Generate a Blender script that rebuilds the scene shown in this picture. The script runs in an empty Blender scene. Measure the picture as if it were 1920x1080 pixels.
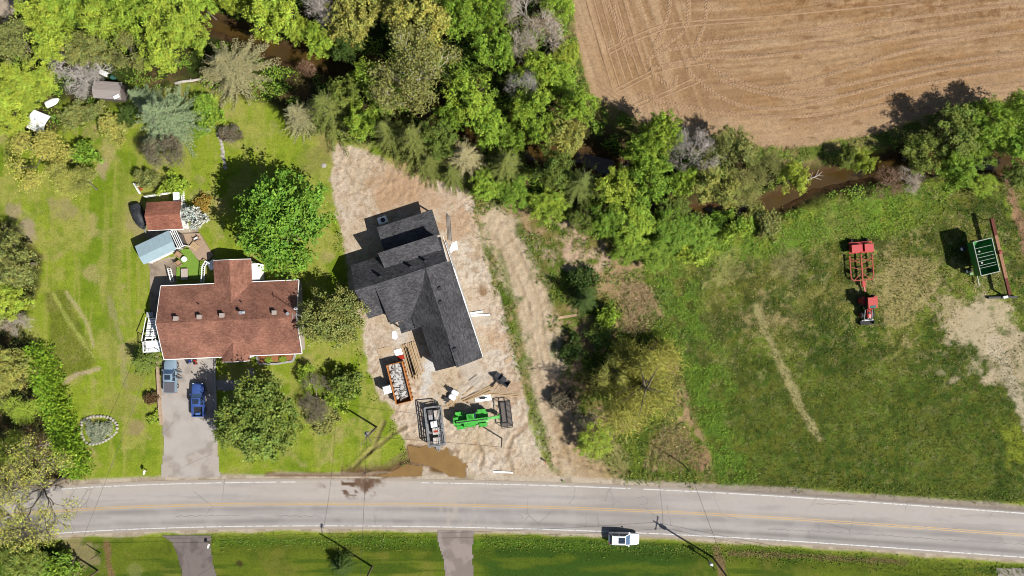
import bpy, bmesh, math, random
import numpy as np
from mathutils import Vector, Matrix

SC = bpy.context.scene
COL = SC.collection
R = math.radians
# ------------------------------------------------------------------ camera, world, sun, exposure
CAMH, PPM = 107.0, 12.0            # drone height in metres, photograph pixels per metre on the ground
cd = bpy.data.cameras.new('camera'); cam = bpy.data.objects.new('camera', cd); COL.objects.link(cam)
cam.location = (0, 0, CAMH); cam.rotation_euler = (0, 0, 0)
cd.sensor_width = 36.0; cd.lens = 36.0 * CAMH / 160.0
cd.clip_start = 1.0; cd.clip_end = 8000.0
SC.camera = cam
SUN_EL = R(45.0); SUN_DIR = Vector((0.85, -0.527, 0)).normalized()     # towards the sun, on the ground
wd = bpy.data.worlds.new('World'); SC.world = wd; wd.use_nodes = True
nt = wd.node_tree; nt.nodes.clear()
sky = nt.nodes.new('ShaderNodeTexSky'); sky.sky_type = 'NISHITA'; sky.sun_disc = False
sky.sun_elevation = SUN_EL; sky.sun_rotation = math.atan2(SUN_DIR.x, SUN_DIR.y)
bg = nt.nodes.new('ShaderNodeBackground'); bg.inputs['Strength'].default_value = 0.05
wo = nt.nodes.new('ShaderNodeOutputWorld')
nt.links.new(sky.outputs[0], bg.inputs[0]); nt.links.new(bg.outputs[0], wo.inputs[0])
sd_ = bpy.data.lights.new('sun', 'SUN'); sun = bpy.data.objects.new('sun', sd_); COL.objects.link(sun)
sd_.energy = 5.0; sd_.angle = R(0.5); sd_.color = (1.0, 0.975, 0.93)
tosun = Vector((SUN_DIR.x * math.cos(SUN_EL), SUN_DIR.y * math.cos(SUN_EL), math.sin(SUN_EL)))
sun.rotation_euler = tosun.to_track_quat('Z', 'Y').to_euler(); sun.location = tosun * 300
vs = SC.view_settings; vs.view_transform = 'Standard'; vs.look = 'None'; vs.gamma = 1.0; vs.use_curve_mapping = False
vs.exposure = 0.75
try: SC.cycles.max_bounces = 6; SC.cycles.diffuse_bounces = 2; SC.cycles.filter_width = 1.0; SC.cycles.transparent_max_bounces = 4
except Exception: pass

# ------------------------------------------------------------------ helpers
def W(px, py, z=0.0):
    f = (CAMH - z) / CAMH / PPM
    return Vector(((px - 960) * f, (540 - py) * f, z))
def lin(c): return tuple((v / 255 / 12.92 if v <= 10 else ((v / 255 + .055) / 1.055) ** 2.4) for v in c)
GAIN = 2.1
def A(r, g, b): return tuple(min(.85, v / GAIN) for v in lin((r, g, b)))      # a colour as seen in sunlight -> albedo

def link(o, parent=None):
    COL.objects.link(o)
    if parent is not None: o.parent = parent
    return o
def tag(o, label=None, cat=None, group=None, kind=None):
    if label: o['label'] = label
    if cat: o['category'] = cat
    if group: o['group'] = group
    if kind: o['kind'] = kind
    return o
def thing(name, label, cat, loc=(0, 0, 0), rz=0.0, group=None):
    o = bpy.data.objects.new(name, None); o.empty_display_size = .3
    COL.objects.link(o); o.location = loc; o.rotation_euler = (0, 0, rz)
    return tag(o, label, cat, group)

MATS = {}
def mat(name, rgb, rough=.7, metal=0.0, var=.12, scale=6.0, bump=0.0, spec=.3, rgb2=None):
    if name in MATS: return MATS[name]
    m = bpy.data.materials.new(name); m.use_nodes = True; n = m.node_tree.nodes; l = m.node_tree.links
    b = n['Principled BSDF']; b.inputs['Roughness'].default_value = rough; b.inputs['Metallic'].default_value = metal
    b.inputs['Specular IOR Level'].default_value = spec
    tc = n.new('ShaderNodeTexCoord'); nz = n.new('ShaderNodeTexNoise'); nz.inputs['Scale'].default_value = scale
    nz.inputs['Detail'].default_value = 4; l.new(tc.outputs['Object'], nz.inputs['Vector'])
    rp = n.new('ShaderNodeValToRGB'); rp.color_ramp.elements[0].position = .3; rp.color_ramp.elements[1].position = .7
    c2 = rgb2 or tuple(min(.9, v * (1 + var)) for v in rgb)
    rp.color_ramp.elements[0].color = (*[v * (1 - var) for v in rgb], 1); rp.color_ramp.elements[1].color = (*c2, 1)
    l.new(nz.outputs['Fac'], rp.inputs[0]); l.new(rp.outputs[0], b.inputs['Base Color'])
    if bump:
        bp = n.new('ShaderNodeBump'); bp.inputs['Strength'].default_value = bump; bp.inputs['Distance'].default_value = .05
        l.new(nz.outputs['Fac'], bp.inputs['Height']); l.new(bp.outputs[0], b.inputs['Normal'])
    MATS[name] = m
    return m

class MB:
    def __init__(s): s.v = []; s.f = []
    def add(s, vs, fs):
        o = len(s.v); s.v += [tuple(v) for v in vs]; s.f += [tuple(i + o for i in f) for f in fs]; return s
    def box(s, c, d, rz=0.0, taper=1.0, m=None):
        x, y, z = d[0] / 2, d[1] / 2, d[2] / 2; cs, sn = math.cos(rz), math.sin(rz); P = []
        for dz, k in ((-z, 1.0), (z, taper)):
            for sx, sy in ((-1, -1), (1, -1), (1, 1), (-1, 1)):
                a, b = sx * x * k, sy * y * k; P.append((c[0] + a * cs - b * sn, c[1] + a * sn + b * cs, c[2] + dz))
        return s.add(P, [(3, 2, 1, 0), (4, 5, 6, 7), (0, 1, 5, 4), (1, 2, 6, 5), (2, 3, 7, 6), (3, 0, 4, 7)])
    def bar(s, a, b, w, h=None):
        a, b = Vector(a), Vector(b); h = h or w; d = (b - a).normalized()
        up = Vector((0, 0, 1)) if abs(d.z) < .95 else Vector((1, 0, 0)); sd = d.cross(up).normalized(); up = sd.cross(d)
        P = [p + sd * sx * w / 2 + up * sy * h / 2 for p in (a, b) for sx, sy in ((-1, -1), (1, -1), (1, 1), (-1, 1))]
        return s.add(P, [(0, 1, 2, 3), (7, 6, 5, 4), (0, 4, 5, 1), (1, 5, 6, 2), (2, 6, 7, 3), (3, 7, 4, 0)])
    def tube(s, path, rad, n=6, cap=True):
        path = [Vector(p) for p in path]
        if not hasattr(rad, '__len__'): rad = [rad] * len(path)
        o = len(s.v)
        for i, p in enumerate(path):
            d = (path[min(i + 1, len(path) - 1)] - path[max(i - 1, 0)]).normalized()
            up = Vector((0, 0, 1)) if abs(d.z) < .9 else Vector((1, 0, 0)); a = d.cross(up).normalized(); b = a.cross(d)
            for k in range(n):
                t = 2 * math.pi * k / n; s.v.append(tuple(p + (a * math.cos(t) + b * math.sin(t)) * rad[i]))
        for i in range(len(path) - 1):
            for k in range(n):
                s.f.append((o + i * n + k, o + i * n + (k + 1) % n, o + (i + 1) * n + (k + 1) % n, o + (i + 1) * n + k))
        if cap: s.f.append(tuple(o + k for k in range(n))[::-1]); s.f.append(tuple(o + (len(path) - 1) * n + k for k in range(n)))
        return s
    def slab(s, poly, t):                       # planar polygon (counter-clockwise from above), thickened downwards
        n = len(poly); P = [Vector(p) for p in poly] + [Vector(p) - Vector((0, 0, t)) for p in poly]
        return s.add(P, [tuple(range(n)), tuple(range(2 * n - 1, n - 1, -1))] + [(i, i + n, (i + 1) % n + n, (i + 1) % n) for i in range(n)])
    def loft(s, secs, cap=True):
        n = len(secs[0]); o = len(s.v)
        for q in secs: s.v += [tuple(p) for p in q]
        for i in range(len(secs) - 1):
            for k in range(n): s.f.append((o + i * n + k, o + i * n + (k + 1) % n, o + (i + 1) * n + (k + 1) % n, o + (i + 1) * n + k))
        if cap: s.f.append(tuple(o + k for k in range(n))[::-1]); s.f.append(tuple(o + (len(secs) - 1) * n + k for k in range(n)))
        return s
    def disc(s, c, axis, r, h, n=14):
        c = Vector(c); ax = Vector(axis).normalized(); return s.tube([c - ax * h / 2, c + ax * h / 2], r, n)
    def mesh(s, name, m=None, smooth=False):
        me = bpy.data.meshes.new(name); me.from_pydata(s.v, [], s.f)
        bm = bmesh.new(); bm.from_mesh(me); bmesh.ops.recalc_face_normals(bm, faces=bm.faces); bm.to_mesh(me); bm.free()
        if smooth:
            me.polygons.foreach_set('use_smooth', [True] * len(me.polygons))
            me.set_sharp_from_angle(angle=R(38))
        if m: me.materials.append(m)
        me.update(); return me
    def build(s, name, m, parent=None, smooth=False):
        return link(bpy.data.objects.new(name, s.mesh(name, m, smooth)), parent)

def np_mesh(name, V, F, m, attr=None, smooth=False):
    V = np.asarray(V, np.float32); F = np.asarray(F, np.int32); k = F.shape[1]
    me = bpy.data.meshes.new(name); me.vertices.add(len(V)); me.vertices.foreach_set('co', V.ravel())
    me.loops.add(F.size); me.loops.foreach_set('vertex_index', F.ravel())
    me.polygons.add(len(F)); me.polygons.foreach_set('loop_start', np.arange(0, F.size, k, dtype=np.int32))
    if smooth: me.polygons.foreach_set('use_smooth', np.ones(len(F), bool))
    if attr is not None:
        a = me.attributes.new('tint', 'FLOAT_COLOR', 'POINT'); a.data.foreach_set('color', np.asarray(attr, np.float32).ravel())
    me.materials.append(m); me.update(calc_edges=True); me.validate()
    return me

# ---- numpy noise and distance fields
_T = {}
def vnoise(x, y, seed):
    if seed not in _T: _T[seed] = np.random.RandomState(seed).rand(256, 256).astype(np.float32)
    T = _T[seed]; xi = np.floor(x); yi = np.floor(y); fx = x - xi; fy = y - yi
    fx = fx * fx * (3 - 2 * fx); fy = fy * fy * (3 - 2 * fy)
    xi = xi.astype(np.int64) & 255; yi = yi.astype(np.int64) & 255; x1 = (xi + 1) & 255; y1 = (yi + 1) & 255
    return (T[xi, yi] * (1 - fx) + T[x1, yi] * fx) * (1 - fy) + (T[xi, y1] * (1 - fx) + T[x1, y1] * fx) * fy
def fbm(x, y, size, oc=4, seed=1, gain=.55):
    s = 0; a = 1.0; t = 0; f = 1.0 / size
    for i in range(oc):
        s = s + a * vnoise(x * f + 17.3 * i, y * f + 5.1 * i, seed + i * 31); t += a; a *= gain; f *= 2.03
    return s / t
def sstep(a, b, x):
    t = np.clip((x - a) / (b - a), 0, 1); return t * t * (3 - 2 * t)
def seg_d2(px, py, a, b):
    dx, dy = b[0] - a[0], b[1] - a[1]; L = dx * dx + dy * dy + 1e-9
    t = np.clip(((px - a[0]) * dx + (py - a[1]) * dy) / L, 0, 1)
    return (px - a[0] - t * dx) ** 2 + (py - a[1] - t * dy) ** 2
def d_line(px, py, pts, margin=120):
    out = np.full(px.shape, 1e3, np.float64); P = np.array(pts, float)
    k = (px > P[:, 0].min() - margin) & (px < P[:, 0].max() + margin) & (py > P[:, 1].min() - margin) & (py < P[:, 1].max() + margin)
    x, y = px[k], py[k]; d = np.full(x.shape, 1e6)
    for i in range(len(P) - 1): d = np.minimum(d, seg_d2(x, y, P[i], P[i + 1]))
    out[k] = np.sqrt(d); return out
def sd_poly(px, py, pts, margin=80):             # positive inside
    out = np.full(px.shape, -1e3, np.float64); P = np.array(pts, float)
    k = (px > P[:, 0].min() - margin) & (px < P[:, 0].max() + margin) & (py > P[:, 1].min() - margin) & (py < P[:, 1].max() + margin)
    x, y = px[k], py[k]; d = np.full(x.shape, 1e6); ins = np.zeros(x.shape, bool)
    for i in range(len(P)):
        a, b = P[i], P[(i + 1) % len(P)]; d = np.minimum(d, seg_d2(x, y, a, b))
        if a[1] != b[1]:
            c = ((a[1] > y) != (b[1] > y)) & (x < (b[0] - a[0]) * (y - a[1]) / (b[1] - a[1]) + a[0]); ins ^= c
    out[k] = np.where(ins, 1, -1) * np.sqrt(d); return out

# ------------------------------------------------------------------ materials of the setting
def ground_mat(name='ground_cover', rough=.95, fine=9.0, bump=.5):
    m = bpy.data.materials.new(name); m.use_nodes = True; n = m.node_tree.nodes; l = m.node_tree.links
    b = n['Principled BSDF']; b.inputs['Roughness'].default_value = rough; b.inputs['Specular IOR Level'].default_value = .1
    at = n.new('ShaderNodeAttribute'); at.attribute_name = 'tint'
    tc = n.new('ShaderNodeTexCoord')
    def noise(sc, det, ro):
        q = n.new('ShaderNodeTexNoise'); q.inputs['Scale'].default_value = sc; q.inputs['Detail'].default_value = det
        q.inputs['Roughness'].default_value = ro; l.new(tc.outputs['Object'], q.inputs['Vector']); return q
    def mth(op, a, b_):
        q = n.new('ShaderNodeMath'); q.operation = op
        for i, v in enumerate((a, b_)):
            if hasattr(v, 'links'): l.new(v, q.inputs[i])
            else: q.inputs[i].default_value = v
        return q.outputs[0]
    n1 = noise(fine * .45, 4, .75); n2 = noise(1.1, 3, .6)
    s = mth('ADD', mth('MULTIPLY', mth('SUBTRACT', n1.outputs['Fac'], .5), 3.0), mth('MULTIPLY', mth('SUBTRACT', n2.outputs['Fac'], .5), 1.1))
    f = mth('MAXIMUM', mth('ADD', mth('MULTIPLY', s, at.outputs['Alpha']), 1.0), .25)
    vm = n.new('ShaderNodeVectorMath'); vm.operation = 'SCALE'; l.new(at.outputs['Color'], vm.inputs[0]); l.new(f, vm.inputs['Scale'])
    l.new(vm.outputs[0], b.inputs['Base Color'])
    bp = n.new('ShaderNodeBump'); bp.inputs['Strength'].default_value = bump; bp.inputs['Distance'].default_value = .08
    l.new(n1.outputs['Fac'], bp.inputs['Height']); l.new(bp.outputs[0], b.inputs['Normal'])
    return m
def leaf_mat(name, trans=.13, rough=.55):
    m = bpy.data.materials.new(name); m.use_nodes = True; n = m.node_tree.nodes; l = m.node_tree.links
    b = n['Principled BSDF']; out = n['Material Output']; b.inputs['Roughness'].default_value = rough; b.inputs['Specular IOR Level'].default_value = .15
    oi = n.new('ShaderNodeObjectInfo'); at = n.new('ShaderNodeAttribute'); at.attribute_name = 'tint'
    vm = n.new('ShaderNodeVectorMath'); vm.operation = 'MULTIPLY'
    l.new(oi.outputs['Color'], vm.inputs[0]); l.new(at.outputs['Color'], vm.inputs[1]); l.new(vm.outputs[0], b.inputs['Base Color'])
    tr = n.new('ShaderNodeBsdfTranslucent'); l.new(vm.outputs[0], tr.inputs['Color'])
    mx = n.new('ShaderNodeMixShader'); mx.inputs[0].default_value = trans
    l.new(b.outputs[0], mx.inputs[1]); l.new(tr.outputs[0], mx.inputs[2]); l.new(mx.outputs[0], out.inputs[0])
    return m
GROUND = ground_mat()
LEAF = leaf_mat('leaf'); NEEDLE = leaf_mat('needle', .12, .6)
def water_mat(name, rgb, rough):
    m = mat(name, rgb, rough, 0, .18, .35, 0, .5); n = m.node_tree.nodes; l = m.node_tree.links
    tc = n.new('ShaderNodeTexCoord'); nz = n.new('ShaderNodeTexNoise'); nz.inputs['Scale'].default_value = 2.2; nz.inputs['Detail'].default_value = 2
    l.new(tc.outputs['Object'], nz.inputs['Vector']); bp = n.new('ShaderNodeBump'); bp.inputs['Strength'].default_value = .08; bp.inputs['Distance'].default_value = .05
    l.new(nz.outputs['Fac'], bp.inputs['Height']); l.new(bp.outputs[0], n['Principled BSDF'].inputs['Normal']); return m
BARK = mat('bark', (.13, .105, .08), .9, 0, .3, 8, .4)
BAREWOOD = mat('bare_wood', (.36, .32, .28), .9, 0, .25, 8, .3)
REDWOOD = mat('reddish_twigs', (.26, .16, .12), .9, 0, .25, 8, .3)
def shingle(name, c1, c2, rot=0.0):
    m = bpy.data.materials.new(name); m.use_nodes = True; n = m.node_tree.nodes; l = m.node_tree.links
    b = n['Principled BSDF']; b.inputs['Roughness'].default_value = .9; b.inputs['Specular IOR Level'].default_value = .15
    tc = n.new('ShaderNodeTexCoord'); mp = n.new('ShaderNodeMapping'); mp.inputs['Rotation'].default_value[2] = rot
    l.new(tc.outputs['Object'], mp.inputs[0])
    br = n.new('ShaderNodeTexBrick'); br.inputs['Scale'].default_value = 1.0; br.inputs['Brick Width'].default_value = .42; br.inputs['Row Height'].default_value = .17
    br.inputs['Mortar Size'].default_value = .012; br.inputs['Color1'].default_value = (*c1, 1); br.inputs['Color2'].default_value = (*c2, 1)
    br.inputs['Mortar'].default_value = (*[v * .55 for v in c1], 1); br.inputs['Bias'].default_value = 0
    l.new(mp.outputs[0], br.inputs['Vector'])
    nz = n.new('ShaderNodeTexNoise'); nz.inputs['Scale'].default_value = 3.2; nz.inputs['Detail'].default_value = 5; nz.inputs['Roughness'].default_value = .7; l.new(tc.outputs['Object'], nz.inputs[0])
    n2 = n.new('ShaderNodeTexNoise'); n2.inputs['Scale'].default_value = .35; l.new(tc.outputs['Object'], n2.inputs[0])
    ad = n.new('ShaderNodeMath'); ad.operation = 'ADD'; l.new(nz.outputs['Fac'], ad.inputs[0]); l.new(n2.outputs['Fac'], ad.inputs[1])
    mr = n.new('ShaderNodeMapRange'); mr.inputs[1].default_value = .7; mr.inputs[2].default_value = 1.3; mr.inputs[3].default_value = .6; mr.inputs[4].default_value = 1.4
    l.new(ad.outputs[0], mr.inputs[0]); vm = n.new('ShaderNodeVectorMath'); vm.operation = 'SCALE'
    l.new(br.outputs['Color'], vm.inputs[0]); l.new(mr.outputs[0], vm.inputs['Scale']); l.new(vm.outputs[0], b.inputs['Base Color'])
    bp = n.new('ShaderNodeBump'); bp.inputs['Strength'].default_value = .5; bp.inputs['Distance'].default_value = .02
    l.new(br.outputs['Fac'], bp.inputs['Height']); bp.invert = True; l.new(bp.outputs[0], b.inputs['Normal']); return m
def M_(n, *a, **k): return mat(n, *a, **k)
WHITE = mat('white_paint', (.74, .74, .72), .5, 0, .06); TIMBER = mat('timber', A(214, 182, 140), .8, 0, .18, 5)
STEEL = mat('galvanised_steel', (.42, .43, .44), .4, .6, .15); BLACK = mat('black_metal', (.02, .02, .022), .45, 0, .2)
RUBBER = mat('rubber', (.025, .025, .027), .85, 0, .2); GLASS = mat('dark_glass', (.02, .03, .045), .08, 0, .05, 6, 0, .6)
SIDING = mat('white_siding', (.62, .61, .58), .7, 0, .06); CONC = mat('concrete', A(196, 190, 182), .9, 0, .14, 3, .2)
CHROME = mat('bright_metal', (.6, .6, .6), .25, .9, .05); LAMP = mat('lamp_lens', (.75, .74, .7), .2, 0, .05); REDLENS = mat('red_lens', (.35, .02, .015), .3)
# ------------------------------------------------------------------ terrain: one sheet to the horizon, split by kind of ground
def axis(lim, step):
    core = np.arange(-lim, lim + 1e-6, step); d = step; o = []; x = lim
    while x < 3200: d *= 1.22; x += d; o.append(x)
    o = np.array(o); return np.concatenate([-o[::-1], core, o])
GX = axis(82.0, .205); GY = axis(47.0, .205)
XX, YY = np.meshgrid(GX, GY, indexing='ij')
PX = 960 + XX * PPM; PY = 540 - YY * PPM
wob = (fbm(PX, PY, 60, 4, 5) - .5); wob2 = (fbm(PX, PY, 14, 3, 9) - .5)
CREEK = [(-400, -120), (200, -40), (400, 42), (470, 72), (530, 98), (600, 108), (665, 132), (760, 180), (860, 225), (935, 262), (1010, 288), (1090, 292), (1160, 320), (1230, 372), (1290, 402), (1350, 396), (1440, 388), (1490, 366), (1530, 342), (1600, 326), (1680, 312), (1760, 300), (1850, 300), (1930, 318), (2400, 360)]
creek_d = d_line(PX, PY, CREEK, 500) + wob * 14
WOOD = [(-400, -300), (1045, -300), (1060, 0), (1080, 100), (1100, 175), (1190, 222), (1300, 250), (1440, 288), (1500, 300), (1640, 272), (1720, 240), (1780, 205), (1920, 190), (2400, 150), (2400, 340), (1900, 330), (1800, 340), (1690, 360), (1560, 385), (1450, 410), (1350, 440), (1230, 450), (1190, 470), (1110, 440), (1060, 420), (1000, 395), (900, 350), (850, 345), (800, 330), (700, 278), (650, 255), (560, 240), (500, 185), (440, 170), (380, 165), (330, 150), (250, 165), (225, 190), (140, 190), (100, 230), (60, 260), (0, 240), (-400, 240)]
FIELD = [(1072, -900), (1070, 0), (1088, 110), (1108, 178), (1200, 226), (1300, 250), (1400, 262), (1455, 278), (1530, 272), (1640, 250), (1720, 226), (1780, 198), (1920, 184), (6000, 60), (6000, -900)]
LOT = [(620, 268), (700, 288), (760, 325), (850, 345), (878, 365), (898, 430), (922, 520), (952, 620), (985, 740), (1004, 830), (1034, 885), (1050, 903), (880, 897), (760, 897), (772, 850), (742, 800), (735, 770), (712, 735), (690, 690), (684, 655), (682, 620), (664, 575), (650, 540), (642, 440), (628, 380), (622, 320)]
VAC = [(870, 330), (1000, 375), (1190, 400), (1250, 560), (1345, 908), (1040, 900), (985, 740), (920, 520), (895, 430)]
MEADOW = [(1192, 420), (1450, 392), (1700, 345), (1890, 325), (2500, 330), (2500, 1000), (1920, 942), (1700, 930), (1350, 908), (1250, 600)]
LEFTWOOD = [(-300, 410), (20, 420), (75, 480), (70, 560), (40, 600), (60, 650), (110, 780), (150, 870), (140, 900), (60, 908), (-300, 940)]
m_wood = sstep(-10, 14, sd_poly(PX, PY, WOOD, 300) + wob * 60)
m_field = sstep(-4, 5, sd_poly(PX, PY, FIELD, 900) + wob * 14 + wob2 * 12)
m_lot = sstep(-4, 4, sd_poly(PX, PY, LOT) + wob * 22 + wob2 * 14)
m_vac = sstep(-10, 10, sd_poly(PX, PY, VAC) + wob * 20)
m_mead = sstep(-8, 8, sd_poly(PX, PY, MEADOW, 500) + wob * 20)
m_lw = sstep(-8, 8, sd_poly(PX, PY, LEFTWOOD, 200) + wob * 24)

# road line (photograph pixels): centre of the double yellow line
RPX = np.array([-60, 0, 150, 330, 480, 720, 960, 1200, 1440, 1680, 1920, 2000], float)
RPY = np.array([973, 967, 955.5, 947.5, 945.5, 945, 949, 957.5, 970.5, 986, 1003, 1009], float)
_rc = np.polyfit((RPX - 960) / 960, RPY, 5)
def road_y(px):
    t = (np.clip(px, -60, 2000) - 960) / 960; y = np.polyval(_rc, t)
    s = np.where(px < -60, -.10, .075); return y + np.where(px < -60, (px + 60) * s, np.where(px > 2000, (px - 2000) * s, 0))
rd = PY - road_y(PX)                                          # below the line = positive
m_sh = sstep(-60, -52, rd + wob * 10) * (1 - sstep(49, 55, rd + wob * 10))
m_road = (np.abs(rd) < 50).astype(float)

# ---- heights
flat = np.zeros(PX.shape)
for poly in ([(240, 340), (420, 340), (420, 480), (590, 480), (590, 700), (480, 900), (290, 900), (230, 640)], [(640, 385), (840, 385), (920, 690), (830, 720), (690, 620), (640, 520)]):
    flat = np.maximum(flat, sstep(-25, 5, sd_poly(PX, PY, poly)))
flat = np.maximum(flat, sstep(75, 55, np.abs(rd)))
HZ = (fbm(PX, PY, 150, 3, 21) - .5) * .25 * (1 - flat)
HZ += (fbm(PX, PY, 5, 3, 25) - .5) * (.24 * m_lot + .16 * m_vac) * (1 - flat)
HZ += (fbm(PX, PY, 9, 3, 23) - .5) * (.03 + .14 * m_lot + .2 * m_vac + .2 * m_wood + .12 * m_mead + .05 * m_field) * (1 - flat)
ub = PX * .10 + PY + 12 * np.sin(PX / 130.0); ua = PX - .33 * PY
till_w = sstep(1230, 1330, PX - .3 * PY)
till = ((fbm(PX, ub * 22, 130, 3, 41) - .5) * .8 + (fbm(PX, ub * 5, 90, 3, 42) - .5) * .5) * till_w + ((fbm(PY, ua * 18, 110, 3, 43) - .5) * .8 + (fbm(PY, ua * 5, 90, 3, 44) - .5) * .4) * (1 - till_w)
HZ += m_field * till * .27
fine_soil = fbm(PX, PY, 4, 3, 47) - .5
rut = np.zeros(PX.shape); rutc = np.zeros(PX.shape)
RUTS = [[(650, 885), (690, 850), (735, 815), (760, 800)], [(690, 893), (730, 868), (765, 845)], [(640, 893), (700, 880), (760, 862)], [(660, 880), (700, 840), (720, 790)], [(700, 890), (745, 872), (772, 860)], [(960, 880), (950, 850), (960, 820), (990, 800)], [(900, 880), (905, 850), (890, 830)],
        [(925, 440), (960, 500), (990, 570), (1000, 650), (1015, 730), (1050, 820), (1075, 890)], [(950, 435), (985, 500), (1012, 570), (1022, 650), (1040, 730), (1075, 820), (1100, 890)],
        [(1040, 850), (1120, 880), (1180, 885)], [(1130, 870), (1150, 900)], [(1220, 850), (1218, 895)]]
for rpts in RUTS:
    d = d_line(PX, PY, rpts, 30) + wob2 * 4
    am = (.5 if rpts[0][1] < 500 else 1.0) * sstep(.3, .6, fbm(PX, PY, 30, 3, 28)); d = d + wob * (10 if rpts[0][1] < 500 else 0); rut -= .14 * am * np.exp(-(d / 3.0) ** 2); rut += .08 * am * np.exp(-((d - 6) / 2.5) ** 2); rutc = np.maximum(rutc, np.exp(-(d / 4.5) ** 2))
HZ += rut * (1 - m_road)
PUD = [[(770, 838), (790, 842), (808, 836), (840, 842), (862, 850), (872, 872), (870, 892), (845, 895), (832, 884), (806, 872), (775, 866)], [(700, 893), (735, 886), (760, 872), (788, 876), (789, 892), (745, 897)], [(1510, 0), (1511, 1), (1512, 0)]]
m_pud = np.zeros(PX.shape)
for q in PUD[:2]: m_pud = np.maximum(m_pud, sstep(-7, 6, sd_poly(PX, PY, q, 40) + wob * 26 + wob2 * 24))
HZ = HZ * (1 - m_pud) - .12 * m_pud
bank = sstep(42, 12, creek_d); bed = sstep(15, 5, creek_d)
HZ -= (1.15 * bank + .45 * bed) * (1 - m_field * .5)
ditch = np.exp(-((rd - 75) / 14) ** 2) * sstep(230, 300, PX); HZ -= .35 * ditch * (1 - m_sh)
for q in ([(300, 650), (408, 650), (410, 800), (420, 898), (298, 898), (304, 840), (298, 760)], [(296, 990), (402, 990), (400, 1030), (406, 1060), (416, 1110), (340, 1110), (330, 1050), (318, 1018)], [(814, 985), (896, 985), (890, 1030), (896, 1110), (832, 1110), (826, 1050), (816, 1018)], [(1862, 1050), (2000, 1050), (2000, 1150), (1880, 1150)]):
    k_ = sstep(-12, 3, sd_poly(PX, PY, q, 40)); HZ = HZ * (1 - k_) - .03 * k_
HZ = np.where(np.abs(rd) < 52, -.02 + .0 * HZ, HZ)
far = sstep(1100, 3000, np.hypot(PX - 960, PY - 540)); HZ = HZ * (1 - far)
def hz(x, y):
    i = int(np.clip(np.searchsorted(GX, x) - 1, 0, len(GX) - 2)); j = int(np.clip(np.searchsorted(GY, y) - 1, 0, len(GY) - 2))
    fx = (x - GX[i]) / (GX[i + 1] - GX[i]); fy = (y - GY[j]) / (GY[j + 1] - GY[j])
    return float((HZ[i, j] * (1 - fx) + HZ[i + 1, j] * fx) * (1 - fy) + (HZ[i, j + 1] * (1 - fx) + HZ[i + 1, j + 1] * fx) * fy)
def hza(x, y):
    i = np.clip(np.searchsorted(GX, x) - 1, 0, len(GX) - 2); j = np.clip(np.searchsorted(GY, y) - 1, 0, len(GY) - 2)
    return np.minimum(np.minimum(HZ[i, j], HZ[i + 1, j]), np.minimum(HZ[i, j + 1], HZ[i + 1, j + 1]))
def G(px, py, dz=0.0):
    p = W(px, py); p.z = hz(p.x, p.y) + dz; return p

# ---- colours of the ground itself
col = np.zeros(PX.shape + (3,)); grain = np.full(PX.shape, .5)
def paint(mask, c, g=None):
    global col, grain
    col = col * (1 - mask[..., None]) + np.array(c) * mask[..., None]
    if g is not None: grain = grain * (1 - mask) + g * mask
def vary(m, c, size, seed, lo=.45, hi=.62, oc=4, strength=1.0, g=None, sx=1.0, sy=1.0):
    paint(m * sstep(lo, hi, fbm(PX * sx, PY * sy, size, oc, seed)) * strength, c, g)
def spot(px, py, r, c, s=1.0, g=None, ax=1.0, rot=0.0):
    a = R(rot); x = (PX - px) * math.cos(a) + (PY - py) * math.sin(a); y = -(PX - px) * math.sin(a) + (PY - py) * math.cos(a)
    d = np.hypot(x / ax, y); paint(sstep(r * 1.25, r * .55, d + (wob * 2.6 + wob2 * 1.6) * r) * s * .9, c, g)
def trail(pts, w, c, s=1.0, g=None):
    d = d_line(PX, PY, pts, 60); paint(sstep(w * 1.4, w * .5, d + wob2 * w * 1.4 + wob * w) * s, c, g)
one = np.ones(PX.shape)
LAWN1, LAWN2, LAWN3, DRY = A(148, 164, 48), A(120, 144, 32), A(168, 168, 80), A(184, 168, 112)
paint(one, LAWN1, .5)
vary(one, LAWN2, 90, 61, .48, .62, 4, .85); vary(one, LAWN3, 50, 67, .5, .66, 4, .9); vary(one, DRY, 34, 71, .58, .74, 4, .6)
vary(one, LAWN2, 16, 73, .52, .7, 3, .5); vary(one, LAWN3, 26, 77, .52, .7, 3, .6, None, 3.0, .25)
south = sstep(50, 66, rd); paint(south, A(108, 122, 34), .42); vary(south, A(74, 98, 20), 120, 81, .42, .6, 4, .9); vary(south, A(134, 130, 56), 40, 83, .52, .7, 6, .5); vary(south, A(66, 92, 18), 30, 85, .5, .66, 3, .7, None, .25, 3.0)
paint(south * sstep(885, 930, PX) * sstep(1330, 1250, PX), A(64, 92, 22), .45); vary(south * sstep(885, 930, PX) * sstep(1330, 1250, PX), A(112, 124, 36), 30, 87, .5, .72, 5, .5, None, .4, 2)
paint(np.exp(-((rd - 72) / 9) ** 2) * sstep(395, 410, PX) * sstep(1180, 1100, PX) * .8, A(84, 116, 26), .6)
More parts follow.
